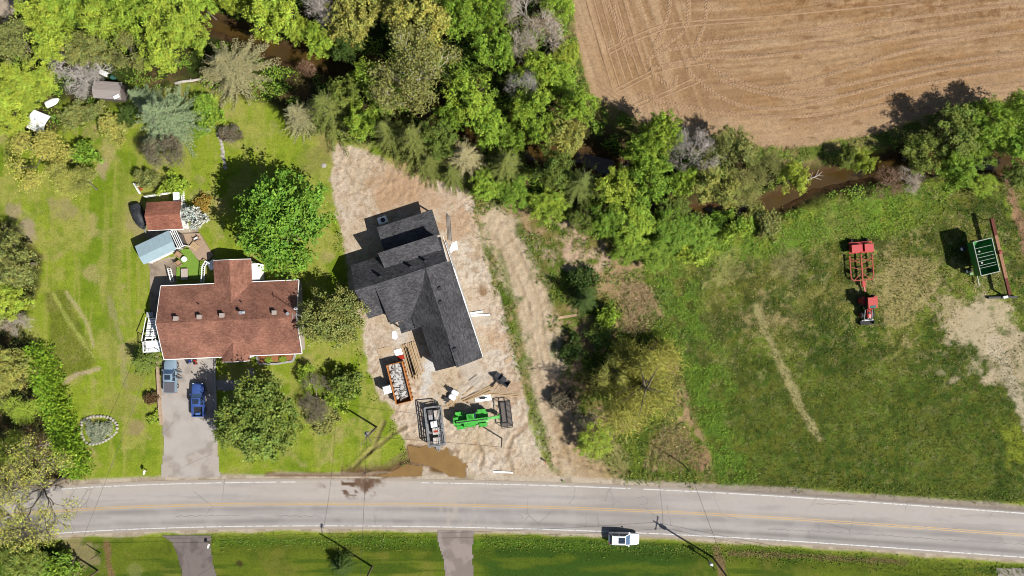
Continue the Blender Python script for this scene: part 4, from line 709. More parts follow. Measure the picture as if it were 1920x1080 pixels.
cover('lush_weeds', 'lush bright green weeds along the creek and lot line', np.maximum(bgr, strip) * nocreek * sstep(.36, .52, pat), 60, 425, 0, .3, .22, .12, LC['green'], .45)
veg = m_vac * sstep(20, 40, d_line(PX, PY, [(928, 420), (995, 560), (1005, 640), (1020, 720), (1050, 800), (1085, 905)], 60)) * sstep(.44, .58, fbm(PX, PY, 20, 3, 431))
cover('lot_weeds', 'patchy weeds on the vacant lot', veg, 30, 433, 0, .3, .34, .14, LC['mid'], .5)
reed = m_vac * np.maximum(sstep(60, 30, np.hypot((PX - 1195) * 1.3, PY - 575) + wob * 40), sstep(48, 24, np.hypot(PX - 1260, PY - 835) + wob * 30))
cover('dry_reeds', 'dry tan reeds on the right of the vacant lot', reed, 46, 441, .05, .5, .75, .05, A(214, 184, 140), .5, None, .1)
mg = sstep(.3, .8, marg) * (PX < 1750) * sstep(.4, .55, pat)
cover('field_margin_grass', 'rough grass along the field edge', mg, 26, 451, 0, .25, .32, .12, LC['mid'], .6)
verge = np.exp(-((rd - 70) / 12) ** 2) * (PX > 395) * (1 - m_sh) * sstep(0, 12, np.abs(PX - 855) - 44) + np.exp(-((rd + 68) / 8) ** 2) * (PX > 1330) + .9 * (m_lot < .5) * np.exp(-((sd_poly(PX, PY, LOT) + 8) / 9) ** 2) * (PY > 420) * (PY < 880) * sstep(.45, .6, pat)
cover('verge_grass', 'longer green grass on the verges and site edge', np.clip(verge, 0, 1) * (1 - m_sh), 30, 461, 0, .12, .28, .1, LC['mid'], .7)
# ------------------------------------------------------------------ buildings
def window(par, x, y, z, w, h, ax, name='window'):          # ax: 'x' wall faces +-y, 'y' wall faces +-x
    d = (w, .06, h) if ax == 'x' else (.06, w, h); g = MB().box((x, y, z), d).build(name, GLASS, par); f = MB(); t = .07
    for s in (-1, 1):
        if ax == 'x': f.box((x + s * (w / 2 + t / 2), y, z), (t, .1, h + 2 * t)); f.box((x, y, z + s * (h / 2 + t / 2)), (w, .1, t))
        else: f.box((x, y + s * (w / 2 + t / 2), z), (.1, t, h + 2 * t)); f.box((x, y, z + s * (h / 2 + t / 2)), (.1, w, t))
    f.build('frame', WHITE, g)
def gable_tri(mb, p0, p1, apex, t, axis):                    # thin triangular wall
    d = Vector((t, 0, 0)) if axis == 'x' else Vector((0, t, 0)); a = [Vector(p) for p in (p0, p1, apex)]
    mb.add(a + [v + d for v in a], [(0, 1, 2), (5, 4, 3), (0, 3, 4, 1), (1, 4, 5, 2), (2, 5, 3, 0)])
RED1, RED2 = A(178, 127, 106), A(154, 105, 87)
c0 = W(434, 599.5, 2.7)
h1 = thing('bungalow', 'long bungalow with brownish red shingle roof beside the driveway', 'house', (c0.x, c0.y, 0), R(2.5))
L, D, ze, zr = 10.5, 5.58, 2.75, 4.7; s1 = (zr - ze) / D
roof = MB().slab([(-L, 0, zr), (L, 0, zr), (L, D, ze), (-L, D, ze)], .16).slab([(-L, -D, ze), (L, -D, ze), (L, 0, zr), (-L, 0, zr)], .16).build('roof', shingle('red_shingles', RED1, RED2), h1)
def cross_gable(x0, hw, y1, sg, par):
    z2 = ze + hw * .36; yi = sg * (D - (z2 - ze) / s1); e = .025; m = MB(); ys = sg * D
    a = [(x0 - hw, ys, ze + e), (x0, yi, z2 + e), (x0, y1, z2 + e), (x0 - hw, y1, ze + e)]; b = [(x0 + hw, ys, ze + e), (x0 + hw, y1, ze + e), (x0, y1, z2 + e), (x0, yi, z2 + e)]
    if sg < 0: a.reverse(); b.reverse()
    m.slab(a, .15).slab(b, .15); m.build('roof', shingle('red_shingles_cross', RED1, RED2, R(90)) if 'rsc' not in MATS else MATS['rsc'], par)
    w = MB(); w.box((x0, (ys + y1 - sg * .3) / 2 - sg * .3, (ze - .2) / 2), (2 * hw - .5, abs(y1 - ys) + .3, ze - .2)); gable_tri(w, (x0 - hw + .25, y1 - sg * .35, ze - .2), (x0 + hw - .25, y1 - sg * .35, ze - .2), (x0, y1 - sg * .35, z2 - .25), -sg * .1, 'y'); w.build('wall', SIDING, par)
    MB().bar((x0 - hw, y1 + sg * .04, ze - .06), (x0, y1 + sg * .04, z2 - .06), .06, .2).bar((x0, y1 + sg * .04, z2 - .06), (x0 + hw, y1 + sg * .04, ze - .06), .06, .2).build('fascia', WHITE, par)
cross_gable(.52, 2.88, D + 3.5, 1, h1); cross_gable(.42, 2.1, -D - .75, -1, h1)
w = MB().box((0, 0, (ze - .25) / 2), (2 * L - .7, 2 * D - .7, ze - .25))
for sg in (-1, 1): gable_tri(w, (sg * (L - .35), -D + .35, ze - .25), (sg * (L - .35), D - .35, ze - .25), (sg * (L - .35), 0, zr - .3), -sg * .1, 'x')
w.build('wall', mat('pale_brick', A(206, 190, 176), .85, 0, .12, 9), h1)
for sg in (-1, 1):
    MB().bar((-L, sg * (D + .05), ze - .08), (L, sg * (D + .05), ze - .08), .1, .14).build('gutter', WHITE, h1)
    MB().bar((sg * (L + .03), -D, ze - .07), (sg * (L + .03), 0, zr - .07), .05, .22).bar((sg * (L + .03), 0, zr - .07), (sg * (L + .03), D, ze - .07), .05, .22).build('fascia', WHITE, h1)
for x in (-5.2, -3.2, 4.2, 7.6): window(h1, x, -D + .33 if x > 0 else D - .33, 1.5, 1.4, 1.1, 'x')
window(h1, L - .33, -1.5, 1.5, 1.3, 1.1, 'y'); window(h1, -L + .33, 2, 1.5, 1.3, 1.1, 'y')
gd = MB().box((-7.3, -D + .33, 1.1), (4.8, .06, 2.2)); gd.build('garage_door', WHITE, h1); dr = MB().box((.2, -D - .44, 1.02), (.95, .06, 2.04)).build('door', mat('door_paint', (.2, .05, .04), .5), h1); MB().box((.55, -D - .5, 1.0), (.05, .06, .14)).build('handle', CHROME, dr)
def on_roof(px, py):             # point of the main roof in the house's own axes, from the photograph
    z = 4.4
    for _ in range(4):
        p = W(px, py, z) - Vector((c0.x, c0.y, 0)); a = R(-2.5); q = Vector((p.x * math.cos(a) - p.y * math.sin(a), p.x * math.sin(a) + p.y * math.cos(a), 0)); z = zr - abs(q.y) * s1
    return Vector((q.x, q.y, z))
VENTM = mat('vent_metal', A(206, 190, 178), .5, .1, .1)
for p in ((332, 597), (376, 594), (418, 591), (516, 586)):
    q = on_roof(*p); MB().box((q.x, q.y, q.z + .22), (.52, .52, .55)).box((q.x, q.y, q.z + .52), (.66, .66, .08)).build('roof_vent', VENTM, roof)
for p in ((373, 570), (453, 566)):
    q = on_roof(*p); MB().tube([(q.x, q.y, q.z - .05), (q.x, q.y, q.z + .35)], .09, 8).build('vent_pipe', BLACK, roof)
q = on_roof(455, 586); MB().tube([(q.x, q.y, q.z - .05), (q.x, q.y, q.z + .8)], .11, 8).disc((q.x, q.y, q.z + .85), (0, 0, 1), .26, .08).box((q.x, q.y, q.z + .03), (.7, .5, .1)).build('chimney_flue', STEEL, roof)
q = on_roof(541, 588); MB().tube([(q.x, q.y, q.z - .05), (q.x, q.y, q.z + .5)], .12, 8).disc((q.x, q.y, q.z + .52), (0, 0, 1), .25, .08).build('chimney_flue', STEEL, roof)
q = on_roof(556, 576); m = MB().tube([(q.x, q.y, q.z - .05), (q.x, q.y, q.z + .5)], .03, 6); m.tube([(q.x, q.y, q.z + .55), (q.x + .08, q.y - .1, q.z + .6), (q.x + .12, q.y - .16, q.z + .64)], [.05, .28, .36], 12); m.build('satellite_dish', WHITE, roof)
q = on_roof(562, 590); m = MB()                                # lattice aerial mast at the gable end
for a, b in ((-.12, -.12), (.12, -.12), (0, .14)): m.tube([(q.x + .35 + a, q.y + b, 0), (q.x + .35 + a * .6, q.y + b * .6, 8.6)], .025, 4)
for k in range(17): z = .3 + k * .5; m.bar((q.x + .25, q.y - .1, z), (q.x + .46, q.y - .1, z + .45), .02).bar((q.x + .46, q.y - .1, z), (q.x + .35, q.y + .12, z + .45), .02)
m.tube([(q.x + .35, q.y, 8.5), (q.x + .35, q.y, 9.3)], .03, 5)
for k in range(5): m.bar((q.x + .35, q.y - .5 + .1 * k, 9.0 + .05 * k), (q.x + .35, q.y + .5 - .1 * k, 9.0 + .05 * k), .02)
m.build('aerial_mast', STEEL, h1)
q = on_roof(296, 640); MB().bar((q.x - .3, q.y, q.z - .1), (q.x + 1.0, q.y, q.z + .05), .05).bar((q.x - .3, q.y, q.z - 1.3), (q.x - .3, q.y, q.z + .1), .06).build('service_mast', STEEL, h1)
p = W(479, 510, 2.2); o = thing('garden_cabinet', 'white flat-topped cabinet against the rear wing of the bungalow', 'cabinet', (p.x, p.y, 0), R(2.5)); MB().box((0, 0, 1.05), (1.1, 2.5, 2.1)).build('body', WHITE, o); MB().box((0, 0, 2.14), (1.22, 2.62, .08)).build('top', WHITE, o); MB().box((.57, 0, 1.0), (.04, .9, 1.7)).build('door', SIDING, o)

# ---- house under construction
DK1, DK2 = A(106, 104, 106), A(72, 71, 74)
o0 = W(665.6, 545, 5.6); h2 = thing('new_house', 'unfinished house with dark grey shingle roofs on the building site', 'house', (o0.x, o0.y, 0), R(17.9))
SH = shingle('charcoal_shingles', DK1, DK2); SHX = shingle('charcoal_shingles_cross', DK1, DK2, R(90)); t = .18
MB().slab([(0, 0, 5.8), (14.3, 0, 5.8), (14.3, 4.0, 3.0), (0, 4.0, 3.0)], t).slab([(0, -4.5, 2.75), (3.05, -4.5, 2.75), (3.05, 0, 5.8), (0, 0, 5.8)], t).slab([(11, 0, 5.83), (14.3, -3.3, 3.55), (14.3, 0, 5.83)], t).build('roof', SH, h2)
front = MB().slab([(3.0, -6.35, 3.22), (6.4, -6.35, 3.22), (6.4, -6.1, 3.32), (9.5, -2.6, 4.77), (11, 0, 5.84), (3.0, 0, 5.84)], t).build('roof', SH, h2)
MB().slab([(5, 1.9, 4.52), (14, 1.9, 4.52), (14.1, 4.2, 6.05), (5, 4.2, 6.05)], .16).build('roof', SH, h2)
porch = MB().slab([(5.55, 4.25, 3.5), (14.35, 4.25, 3.5), (14.35, 8.25, 3.05), (5.55, 8.25, 3.05)], t).build('roof', SH, h2)
wing = MB().slab([(6.4, -8.2, 3.3), (9.5, -7.8, 4.76), (9.5, -2.6, 4.76), (6.4, -6.1, 3.3)], t).slab([(9.5, -7.8, 4.76), (11, -7.8, 5.81), (11, 0, 5.81), (9.5, -2.6, 4.76)], t).slab([(7.35, -15.2, 3.2), (11, -15.2, 5.8), (11, -7.75, 5.8), (7.35, -7.75, 3.2)], t).slab([(11, -15.2, 5.8), (14.8, -15.2, 3.2), (14.65, 0, 3.25), (11, 0, 5.8)], t)
wing.slab([(10.85, -15.45, 5.86), (14.75, -15.45, 3.3), (14.75, -12, 3.3), (10.85, -12, 5.86)], .05).build('roof', SHX, h2)
MB().slab([(4.15, -8.2, 3.05), (6.4, -8.2, 3.05), (6.4, -6.38, 3.12), (4.15, -6.38, 3.12)], .15).build('porch_roof', SH, h2)
WRAP = mat('house_wrap', (.6, .6, .59), .6, 0, .12, 2)
w = MB().box((7.2, -.2, 1.38), (13.8, 7.8, 2.76)).box((6.4, -5.1, 1.3), (6.0, 2.2, 2.6)).box((12.15, -8.0, 1.42), (5.0, 13.6, 2.84)).box((9.5, 3.98, 4.1), (8.7, .16, 3.2)).box((8.6, -12.9, 1.42), (2.0, 4.0, 2.84))
for y in (-4.0,): pass
gable_tri(w, (.3, -4.2, 2.7), (.3, 3.8, 2.7), (.3, 0, 5.5), .1, 'x'); gable_tri(w, (14.05, -4.2, 2.7), (14.05, 3.8, 2.7), (14.05, 0, 5.5), -.1, 'x'); gable_tri(w, (7.7, -14.85, 2.9), (14.4, -14.85, 2.9), (11, -14.85, 5.5), .1, 'y'); gable_tri(w, (13.9, 1.9, 4.2), (13.9, 4.0, 4.2), (13.9, 4.0, 5.75), -.1, 'x'); gable_tri(w, (5.15, 1.9, 4.2), (5.15, 4.0, 4.2), (5.15, 4.0, 5.75), .1, 'x'); gable_tri(w, (6.6, -7.85, 2.9), (11, -7.85, 2.9), (11, -7.85, 5.5), .1, 'y')
w.build('wall', WRAP, h2)
MB().box((14.72, -5.5, .25), (.2, 17.5, .5)).build('foundation', CONC, h2)
for x, y in ((5.8, 8.0), (14.1, 8.0), (4.35, -8.0), (6.2, -8.0), (7.6, -8.3), (7.55, -11)): MB().box((x, y, 1.48), (.18, .18, 2.96)).build('post', TIMBER, h2)
MB().box((-.25, -.3, 3.6), (.5, 1.1, .9)).build('gable_return', WHITE, h2)
MB().bar((5.5, 8.3, 2.95), (14.4, 8.3, 2.95), .05, .2).build('fascia', BLACK, h2); MB().bar((14.84, -15.4, 3.08), (14.7, 4.0, 3.0), .05, .2).build('fascia', WHITE, h2)
for x in (1.5, 7.0, 10.5): window(h2, x, 3.74, 1.5, 1.4, 1.3, 'x')
for y in (-2.0, -6.5, -11): window(h2, 14.68, y, 1.6, 1.4, 1.2, 'y')
window(h2, 1.6, -4.13, 1.5, 1.5, 1.3, 'x'); MB().box((11.1, -14.83, 1.2), (4.6, .06, 2.4)).build('garage_door', mat('bare_opening', (.05, .045, .04), .9), h2); dr = MB().box((5.3, -6.24, 1.05), (1.0, .06, 2.1)).build('door', BLACK, h2); MB().box((5.65, -6.29, 1.0), (.05, .06, .14)).build('handle', CHROME, dr)
DV = mat('vent_black', (.03, .03, .032), .5)
for x, y, z in ((4.3, .75, 5.28), (9.0, .75, 5.28), (11.3, .95, 5.1)): MB().box((x, y, z + .35), (.3, .3, .9)).build('roof_vent', DV, front)
for x, y in ((11.55, -5.6), (11.4, -12.9), (12.0, -3.6)): z = 5.8 - (x - 11) * .69; MB().box((x, y, z + .15), (.5, .5, .4)).build('roof_vent', DV, front)
p = W(719, 414); o = thing('air_conditioner', 'pale boxy unit in the shade behind the new house', 'air conditioner', (p.x, p.y, hz(p.x, p.y)), R(18)); MB().box((0, 0, .5), (1.4, 1.0, 1.0)).build('casing', WHITE, o); MB().disc((.1, 0, 1.02), (0, 0, 1), .36, .06).build('fan_guard', BLACK, o); MB().box((0, .75, .2), (1.2, .4, .4)).build('step', CONC, o)

# ---- small shed, fence, pavilion, deck
p = W(308, 404, 2.5); o = thing('garden_shed', 'small shed with a red shingle roof behind the bungalow', 'shed', (p.x, p.y, 0), R(3))
hw, hd = 2.65, 2.15
MB().slab([(-hw, 0, 3.2), (hw, 0, 3.2), (hw, hd, 2.4), (-hw, hd, 2.4)], .12).slab([(-hw, -hd, 2.4), (hw, -hd, 2.4), (hw, 0, 3.2), (-hw, 0, 3.2)], .12).build('roof', shingle('shed_shingles', A(186, 124, 100), A(160, 102, 82)), o)
w = MB().box((0, 0, 1.13), (4.9, 3.9, 2.26)); gable_tri(w, (-2.45, -1.95, 2.2), (-2.45, 1.95, 2.2), (-2.45, 0, 3.0), .1, 'x'); gable_tri(w, (2.45, -1.95, 2.2), (2.45, 1.95, 2.2), (2.45, 0, 3.0), -.1, 'x'); w.build('wall', SIDING, o)
dr = MB().box((.6, -1.98, 1.0), (.9, .06, 2.0)).build('door', WHITE, o); MB().box((.95, -2.03, 1.0), (.05, .06, .12)).build('handle', BLACK, o); window(o, -1.2, -1.97, 1.4, .9, .7, 'x'); MB().bar((-hw, -hd - .04, 2.32), (hw, -hd - .04, 2.32), .06, .12).build('gutter', WHITE, o)
def picket_fence(a, b, h, label, lean=0):
    a, b = W(*a), W(*b); o = thing('picket_fence', label, 'fence', (a.x, a.y, 0)); d = b - a; n = int(d.length / .3); u = d.normalized(); sd = Vector((-u.y, u.x, 0)); m = MB().box((0, 0, h / 2), (.15, .02, h), math.atan2(u.y, u.x)).mesh('picket', WHITE)
    for k in range(n + 1): q = link(bpy.data.objects.new('picket', m), o); q.location = d * k / n + sd * .04
    for z in (.3, h - .3): MB().bar((0, 0, z), tuple(d + Vector((0, 0, z))), .04, .1).build('rail', WHITE, o)
    for k in range(0, n + 1, max(1, n // 3)): MB().box(tuple(d * k / n - sd * .06 + Vector((0, 0, h / 2 + .05))), (.1, .1, h + .1)).build('post', WHITE, o)
picket_fence((279, 370), (345, 360), 1.3, 'white picket fence behind the small red-roofed shed'); picket_fence((345, 360), (352, 425), 1.3, 'white picket fence along the right side of the shed')
for q, lb in (((336, 366, 312, 1.0), 'white flat board shelf between the shed and its fence'), ):
    p = W(346, 395); o = thing('lean_to_roof', 'white lean-to roof along the right side of the small shed', 'canopy', (p.x - .3, p.y, 0), R(3)); MB().slab([(-.35, -2.3, 2.1), (.5, -2.3, 1.9), (.5, 2.6, 1.9), (-.35, 2.6, 2.1)], .06).build('roof', WHITE, o)
    for y in (-2.1, 0, 2.4): MB().box((.42, y, .92), (.08, .08, 1.84)).build('post', WHITE, o)
# pavilion with pale blue roof
p = W(293, 464, 2.4); o = thing('pavilion', 'pavilion with a pale blue-grey metal roof beside the deck', 'pavilion', (p.x, p.y, 0), R(25))
PB = mat('pale_blue_metal', A(184, 208, 216), .5, .1, .06, 2); hw, hd = 2.85, 1.55
MB().slab([(-hw, -.35, 2.75), (hw, -.35, 2.75), (hw, hd, 2.45), (-hw, hd, 2.45)], .06).slab([(-hw, -hd, 2.35), (hw - .3, -hd, 2.35), (hw, -.35, 2.75), (-hw, -.35, 2.75)], .06).build('roof', PB, o)
for x in (-1.9, -.95, 0, .95, 1.9): MB().bar((x, -.35, 2.78), (x, hd, 2.48), .04, .03).build('roof_seam', PB, o)
for x in (-2.6, 2.6):
    for y in (-1.3, 1.3): MB().box((x, y, 1.17), (.12, .12, 2.34)).build('post', WHITE, o)
MB().box((0, -1.25, .55), (4.9, .05, 1.1)).build('side_panel', WHITE, o); MB().box((0, 1.25, 1.1), (5.0, .05, 2.2)).build('side_panel', WHITE, o)
m = MB()
for k in range(4): m.bar((2.95 + .28 * k, -1.5, 2.3), (2.95 + .28 * k, 1.4, 2.3), .07, .1)
m.bar((2.8, -1.5, 2.2), (4.0, -1.5, 2.2), .07, .1).bar((2.8, 1.4, 2.2), (4.0, 1.4, 2.2), .07, .1); m.build('pergola_slats', WHITE, o)
for y in (-1.5, 1.4): MB().box((3.95, y, 1.08), (.1, .1, 2.16)).build('post', WHITE, o)
p = W(333, 455, .9); o = thing('hot_tub', 'square hot tub under a dark grey cover beside the pavilion', 'hot tub', (p.x, p.y, .3), R(25)); MB().box((0, 0, .38), (2.1, 2.0, .76), 0, .97).build('tub', mat('tub_side', (.1, .075, .06), .7), o); MB().box((-.52, 0, .82), (1.02, 2.04, .1)).build('cover', mat('tub_cover', A(92, 90, 92), .8), o); MB().box((.53, 0, .82), (1.02, 2.04, .1)).build('cover', mat('tub_cover', A(92, 90, 92), .8), o)
def deck(name, pts, h, m, label, cat, plank=None, rz=0):
    P = [W(*q, h) for q in pts]; o = thing(name, label, cat, (P[0].x, P[0].y, 0)); MB().slab([(q.x - P[0].x, q.y - P[0].y, h) for q in P], h).build('platform', m, o); return o
def plank_mat(name, rgb, rot, wd=.14):
    m = bpy.data.materials.new(name); m.use_nodes = True; n = m.node_tree.nodes; l = m.node_tree.links; b = n['Principled BSDF']; b.inputs['Roughness'].default_value = .8
    tc = n.new('ShaderNodeTexCoord'); mp = n.new('ShaderNodeMapping'); mp.inputs['Rotation'].default_value[2] = rot; l.new(tc.outputs['Object'], mp.inputs[0]); br = n.new('ShaderNodeTexBrick'); br.inputs['Scale'].default_value = 1; br.inputs['Brick Width'].default_value = 3.6; br.inputs['Row Height'].default_value = wd; br.inputs['Mortar Size'].default_value = .008
    br.inputs['Color1'].default_value = (*rgb, 1); br.inputs['Color2'].default_value = (*[v * .86 for v in rgb], 1); br.inputs['Mortar'].default_value = (*[v * .4 for v in rgb], 1); l.new(mp.outputs[0], br.inputs[0]); l.new(br.outputs[0], b.inputs['Base Color']); return m
deck('wooden_deck', [(343, 438), (374, 437), (400, 479), (390, 488), (372, 488), (354, 465)][::-1], .3, plank_mat('deck_boards', A(204, 174, 144), R(-40)), 'tan wooden deck beside the hot tub', 'deck')
deck('turf_terrace', [(332, 480), (340, 468), (356, 466), (372, 490), (380, 508), (380, 524), (330, 524)][::-1], .22, mat('artificial_turf', A(134, 170, 62), .95, 0, .1, 3), 'terrace of bright green artificial turf behind the bungalow', 'terrace')
sheet('patio', [(278, 490), (330, 478), (332, 530), (300, 600), (276, 640), (280, 560)], .01, DRIVEM, 'weathered grey patio slabs beside the bungalow', A(170, 152, 132), .2, .2, [(A(128, 112, 98), 16, .45), (A(196, 178, 156), 30, .52)])
sheet('patio', [(274, 432), (336, 424), (372, 424), (374, 437), (335, 452), (278, 452)], .011, DRIVEM, 'paved strip in front of the small shed', A(196, 180, 160), .2, .2, [(A(150, 130, 112), 14, .5)])
WICK = mat('wicker', A(196, 160, 126), .8, 0, .2, 14)
def armchair(px, py, rz, label, z=.22, cush=None):
    p = W(px, py, z); o = thing('armchair', label, 'armchair', (p.x, p.y, z), R(rz)); MB().box((0, 0, .38), (.66, .62, .14)).build('seat', cush or WICK, o); MB().box((-.36, 0, .56), (.1, .8, .7)).build('backrest', WICK, o)
    for s in (-1, 1):
        MB().box((0, s * .37, .5), (.72, .09, .26)).build('armrest', WICK, o)
        for x in (-.32, .3): MB().box((x, s * .36, .18), (.06, .06, .36)).build('leg', BLACK, o)
armchair(338, 478, -35, 'tan wicker armchair nearest the deck on the turf terrace'); armchair(338, 494, 35, 'tan wicker armchair below the round table on the turf terrace'); armchair(371, 449, 120, 'white chair on the tan wooden deck', .3, WHITE)
p = W(346, 486, .6); o = thing('round_table', 'round white side table between the wicker armchairs', 'table', (p.x, p.y, .22)); MB().disc((0, 0, .5), (0, 0, 1), .42, .05, 18).build('top', WHITE, o); MB().tube([(0, 0, 0), (0, 0, .48)], .05, 8).build('stem', WHITE, o); MB().disc((0, 0, .02), (0, 0, 1), .25, .04).build('base', WHITE, o)
p = W(366, 462, .3); o = thing('low_table', 'low tan slatted table on the wooden deck', 'table', (p.x, p.y, .3), R(-38)); m = MB().box((0, 0, .31), (.14, 1.0, .04)).mesh('slat', TIMBER)
for k in range(8): q = link(bpy.data.objects.new('slat', m), o); q.location = (-.56 + .16 * k, 0, 0)
for x in (-.5, .5):
    for y in (-.4, .4): MB().box((x, y, .145), (.07, .07, .29)).build('leg', TIMBER, o)
p = W(346, 514, .5); o = thing('lounge_bench', 'pale cushioned bench on the turf terrace next to the house', 'bench', (p.x, p.y, .22), R(2)); MB().box((0, 0, .3), (1.0, 1.7, .2)).build('cushion', mat('pale_cushion', A(214, 196, 184), .8), o); MB().box((0, 0, .1), (.95, 1.65, .2)).build('base', BLACK, o)
def railing(pts, h, label, z0=.2, gap=.28):
    P = [W(*q) for q in pts]; o = thing('railing', label, 'railing', (P[0].x, P[0].y, z0)); m = MB().box((0, 0, h / 2), (.05, .05, h)).mesh('baluster', WHITE)
    for a, b in zip(P[:-1], P[1:]):
        n = max(2, int((b - a).length / gap))
        for k in range(n + 1): q = link(bpy.data.objects.new('baluster', m), o); q.location = a.lerp(b, k / n) - P[0]
        for z in (.15, h): MB().bar(tuple(a - P[0] + Vector((0, 0, z))), tuple(b - P[0] + Vector((0, 0, z))), .12, .07).build('rail', WHITE, o)
railing([(322, 504), (328, 528)], 1.1, 'white railing at the left of the turf terrace'); railing([(384, 528), (386, 500), (392, 490), (402, 496)], 1.1, 'white railing at the right of the turf terrace, near the rear wing')
def stairs(px, py, rz, n, wd, label, z0=.2, rise=.17, dirn=1):
    p = W(px, py, z0); o = thing('stairs', label, 'stairs', (p.x, p.y, 0), R(rz)); m = MB().box((0, 0, 0), (wd, .3, .05)).mesh('tread', WHITE)
    for k in range(n): q = link(bpy.data.objects.new('tread', m), o); q.location = (0, .3 * k, z0 + rise * (k + 1))
    for s in (-1, 1): MB().bar((s * wd / 2, -.1, z0), (s * wd / 2, .3 * n, z0 + rise * n), .05, .2).build('stringer', WHITE, o)
    for s in (-1, 1): MB().box((s * wd / 2, .3 * n, (z0 + rise * n) / 2), (.1, .1, z0 + rise * n)).build('post', WHITE, o)
stairs(394, 500, -60, 4, 1.2, 'white steps from the deck to the rear wing of the bungalow')
# side deck with white stairs
p = W(286, 622, 1.0); o = thing('side_stairs', 'white side stairs and landing at the left end of the bungalow', 'stairs', (p.x, p.y, 0), R(2.5)); m = MB().box((0, 0, 0), (1.5, .28, .05)).mesh('tread', WHITE)
for k in range(9): q = link(bpy.data.objects.new('tread', m), o); q.location = (-.1, 2.0 - .36 * k, .25 + .17 * k)
MB().box((.3, -2.2, 1.6), (2.2, 1.7, .1)).build('landing', WHITE, o)
for s in (-.9, .7): MB().bar((s, 2.3, 1.05), (s, -1.3, 2.6), .08, .1).build('handrail', WHITE, o); MB().bar((s, 2.3, .1), (s, -1.3, 1.6), .08, .2).build('stringer', WHITE, o)
for x, y in ((-.7, -1.45), (-.7, -2.95), (1.3, -2.95), (1.3, -1.45)): MB().box((x, y, 1.3), (.1, .1, 2.6)).build('post', WHITE, o)
MB().bar((-.7, -1.4, 2.6), (-.7, -3.0, 2.6), .1, .06).bar((-.7, -3.0, 2.6), (1.3, -3.0, 2.6), .1, .06).build('handrail', WHITE, o)
for k in range(8): MB().box((-.7, -1.5 - .19 * k, 2.1), (.04, .04, 1.0)).build('baluster', WHITE, o); 
p = W(283, 590, .6); o = thing('storage_bin', 'pale grey storage bin at the top of the side stairs', 'bin', (p.x, p.y, 0), R(2)); MB().box((0, 0, .45), (.9, .7, .9)).build('body', mat('grey_plastic', A(200, 200, 198), .6), o); MB().box((0, 0, .94), (.98, .78, .08)).build('lid', mat('grey_plastic', A(200, 200, 198), .6), o)
# retaining walls, walk, beds
def kerb(name, pts, w_, h, m, label, cat):
    P = [W(*q) for q in pts]; o = thing(name, label, cat, (P[0].x, P[0].y, 0))
    for a, b in zip(P[:-1], P[1:]):
        n = max(1, int((b - a).length / 1.2)); 
        for k in range(n):
            s, e = a.lerp(b, k / n) - P[0], a.lerp(b, (k + 1) / n) - P[0]; g = (e - s).normalized() * .012; MB().bar(tuple(s + g + Vector((0, 0, h / 2))), tuple(e - g + Vector((0, 0, h / 2))), w_, h).build('block', m, o)
kerb('retaining_wall', [(296, 655), (298, 700), (301, 760), (304, 796)], .35, .5, mat('wall_block', A(206, 178, 150), .9, 0, .12), 'low tan block wall along the left of the driveway', 'wall'); kerb('retaining_wall', [(404, 672), (404, 720), (406, 770), (407, 830)], .2, .3, CONC, 'low pale kerb along the right of the driveway', 'wall')
sheet('footpath', [(404, 712), (460, 712), (462, 690), (478, 690), (480, 734), (404, 734)], .02, DRIVEM, 'concrete footpath round the front lawn square', A(176, 166, 160), .15, .2)
sheet('footpath', [(384, 672), (402, 672), (402, 698), (384, 698)], .03, DRIVEM, 'pale slab at the corner of the driveway', A(196, 186, 178), .12, .2)
kerb('flower_bed', [(482, 668), (486, 682), (520, 682), (550, 677), (554, 664)], .3, .22, CONC, 'flower bed with a pale kerb under the front eave', 'flower bed')
bed = MB().add([W(x, y, 0)[:2] + (.1,) for x, y in ((484, 668), (488, 680), (548, 675), (552, 664))], [(0, 1, 2, 3)]).build('bed_soil', mat('bed_soil', A(178, 118, 78), .95, 0, .25, 6, .5)); tag(bed, 'reddish mulch inside the front flower bed', None, None, 'stuff')
for x, y, lb in ((504, 676, 'left of the two'), (530, 673, 'right of the two')): tree(x, y, 7, .5, 'H', 'bright', lb + ' small plants in the front flower bed')
# stone-ringed island bed
ring = [(155, 790), (170, 782), (190, 780), (208, 784), (220, 796), (218, 810), (205, 822), (188, 830), (170, 832), (158, 824), (153, 808)]
g0 = W(186, 806); isl = thing('island_bed', 'oval island bed ringed with pale stones on the left lawn', 'flower bed', (g0.x, g0.y, hz(g0.x, g0.y)))
STONE = mat('pale_stone', A(200, 192, 178), .9, 0, .16, 4, .3); rs_ = random.Random(3); stm = []
for k in range(4):
    bm = bmesh.new(); bmesh.ops.create_icosphere(bm, subdivisions=1, radius=1)
    for v in bm.verts: v.co *= .8 + .4 * rs_.random()
    me = bpy.data.meshes.new('stone'); bm.to_mesh(me); bm.free(); me.materials.append(STONE); stm.append(me)
P = smooth_path(ring + ring[:1], 5.2)
for k, q in enumerate(P[:-1]): w_ = W(q.x, q.y) - g0; s = link(bpy.data.objects.new('stone', stm[k % 4]), isl); s.location = (w_.x, w_.y, .08); s.scale = (.3, .26, .2); s.rotation_euler = (0, 0, k * 1.3)
for x, y, r, lb in ((172, 800, 17, 'juniper nearest the shadowed end of the island bed'), (194, 806, 18, 'juniper in the middle of the island bed'), (180, 818, 14, 'juniper at the lower side of the island bed')): tree(x, y, r, .9, 'H', 'juniper', 'silvery ' + lb)
tree(210, 804, 9, .4, 'H', 'lime', 'small green plant at the right tip of the island bed')
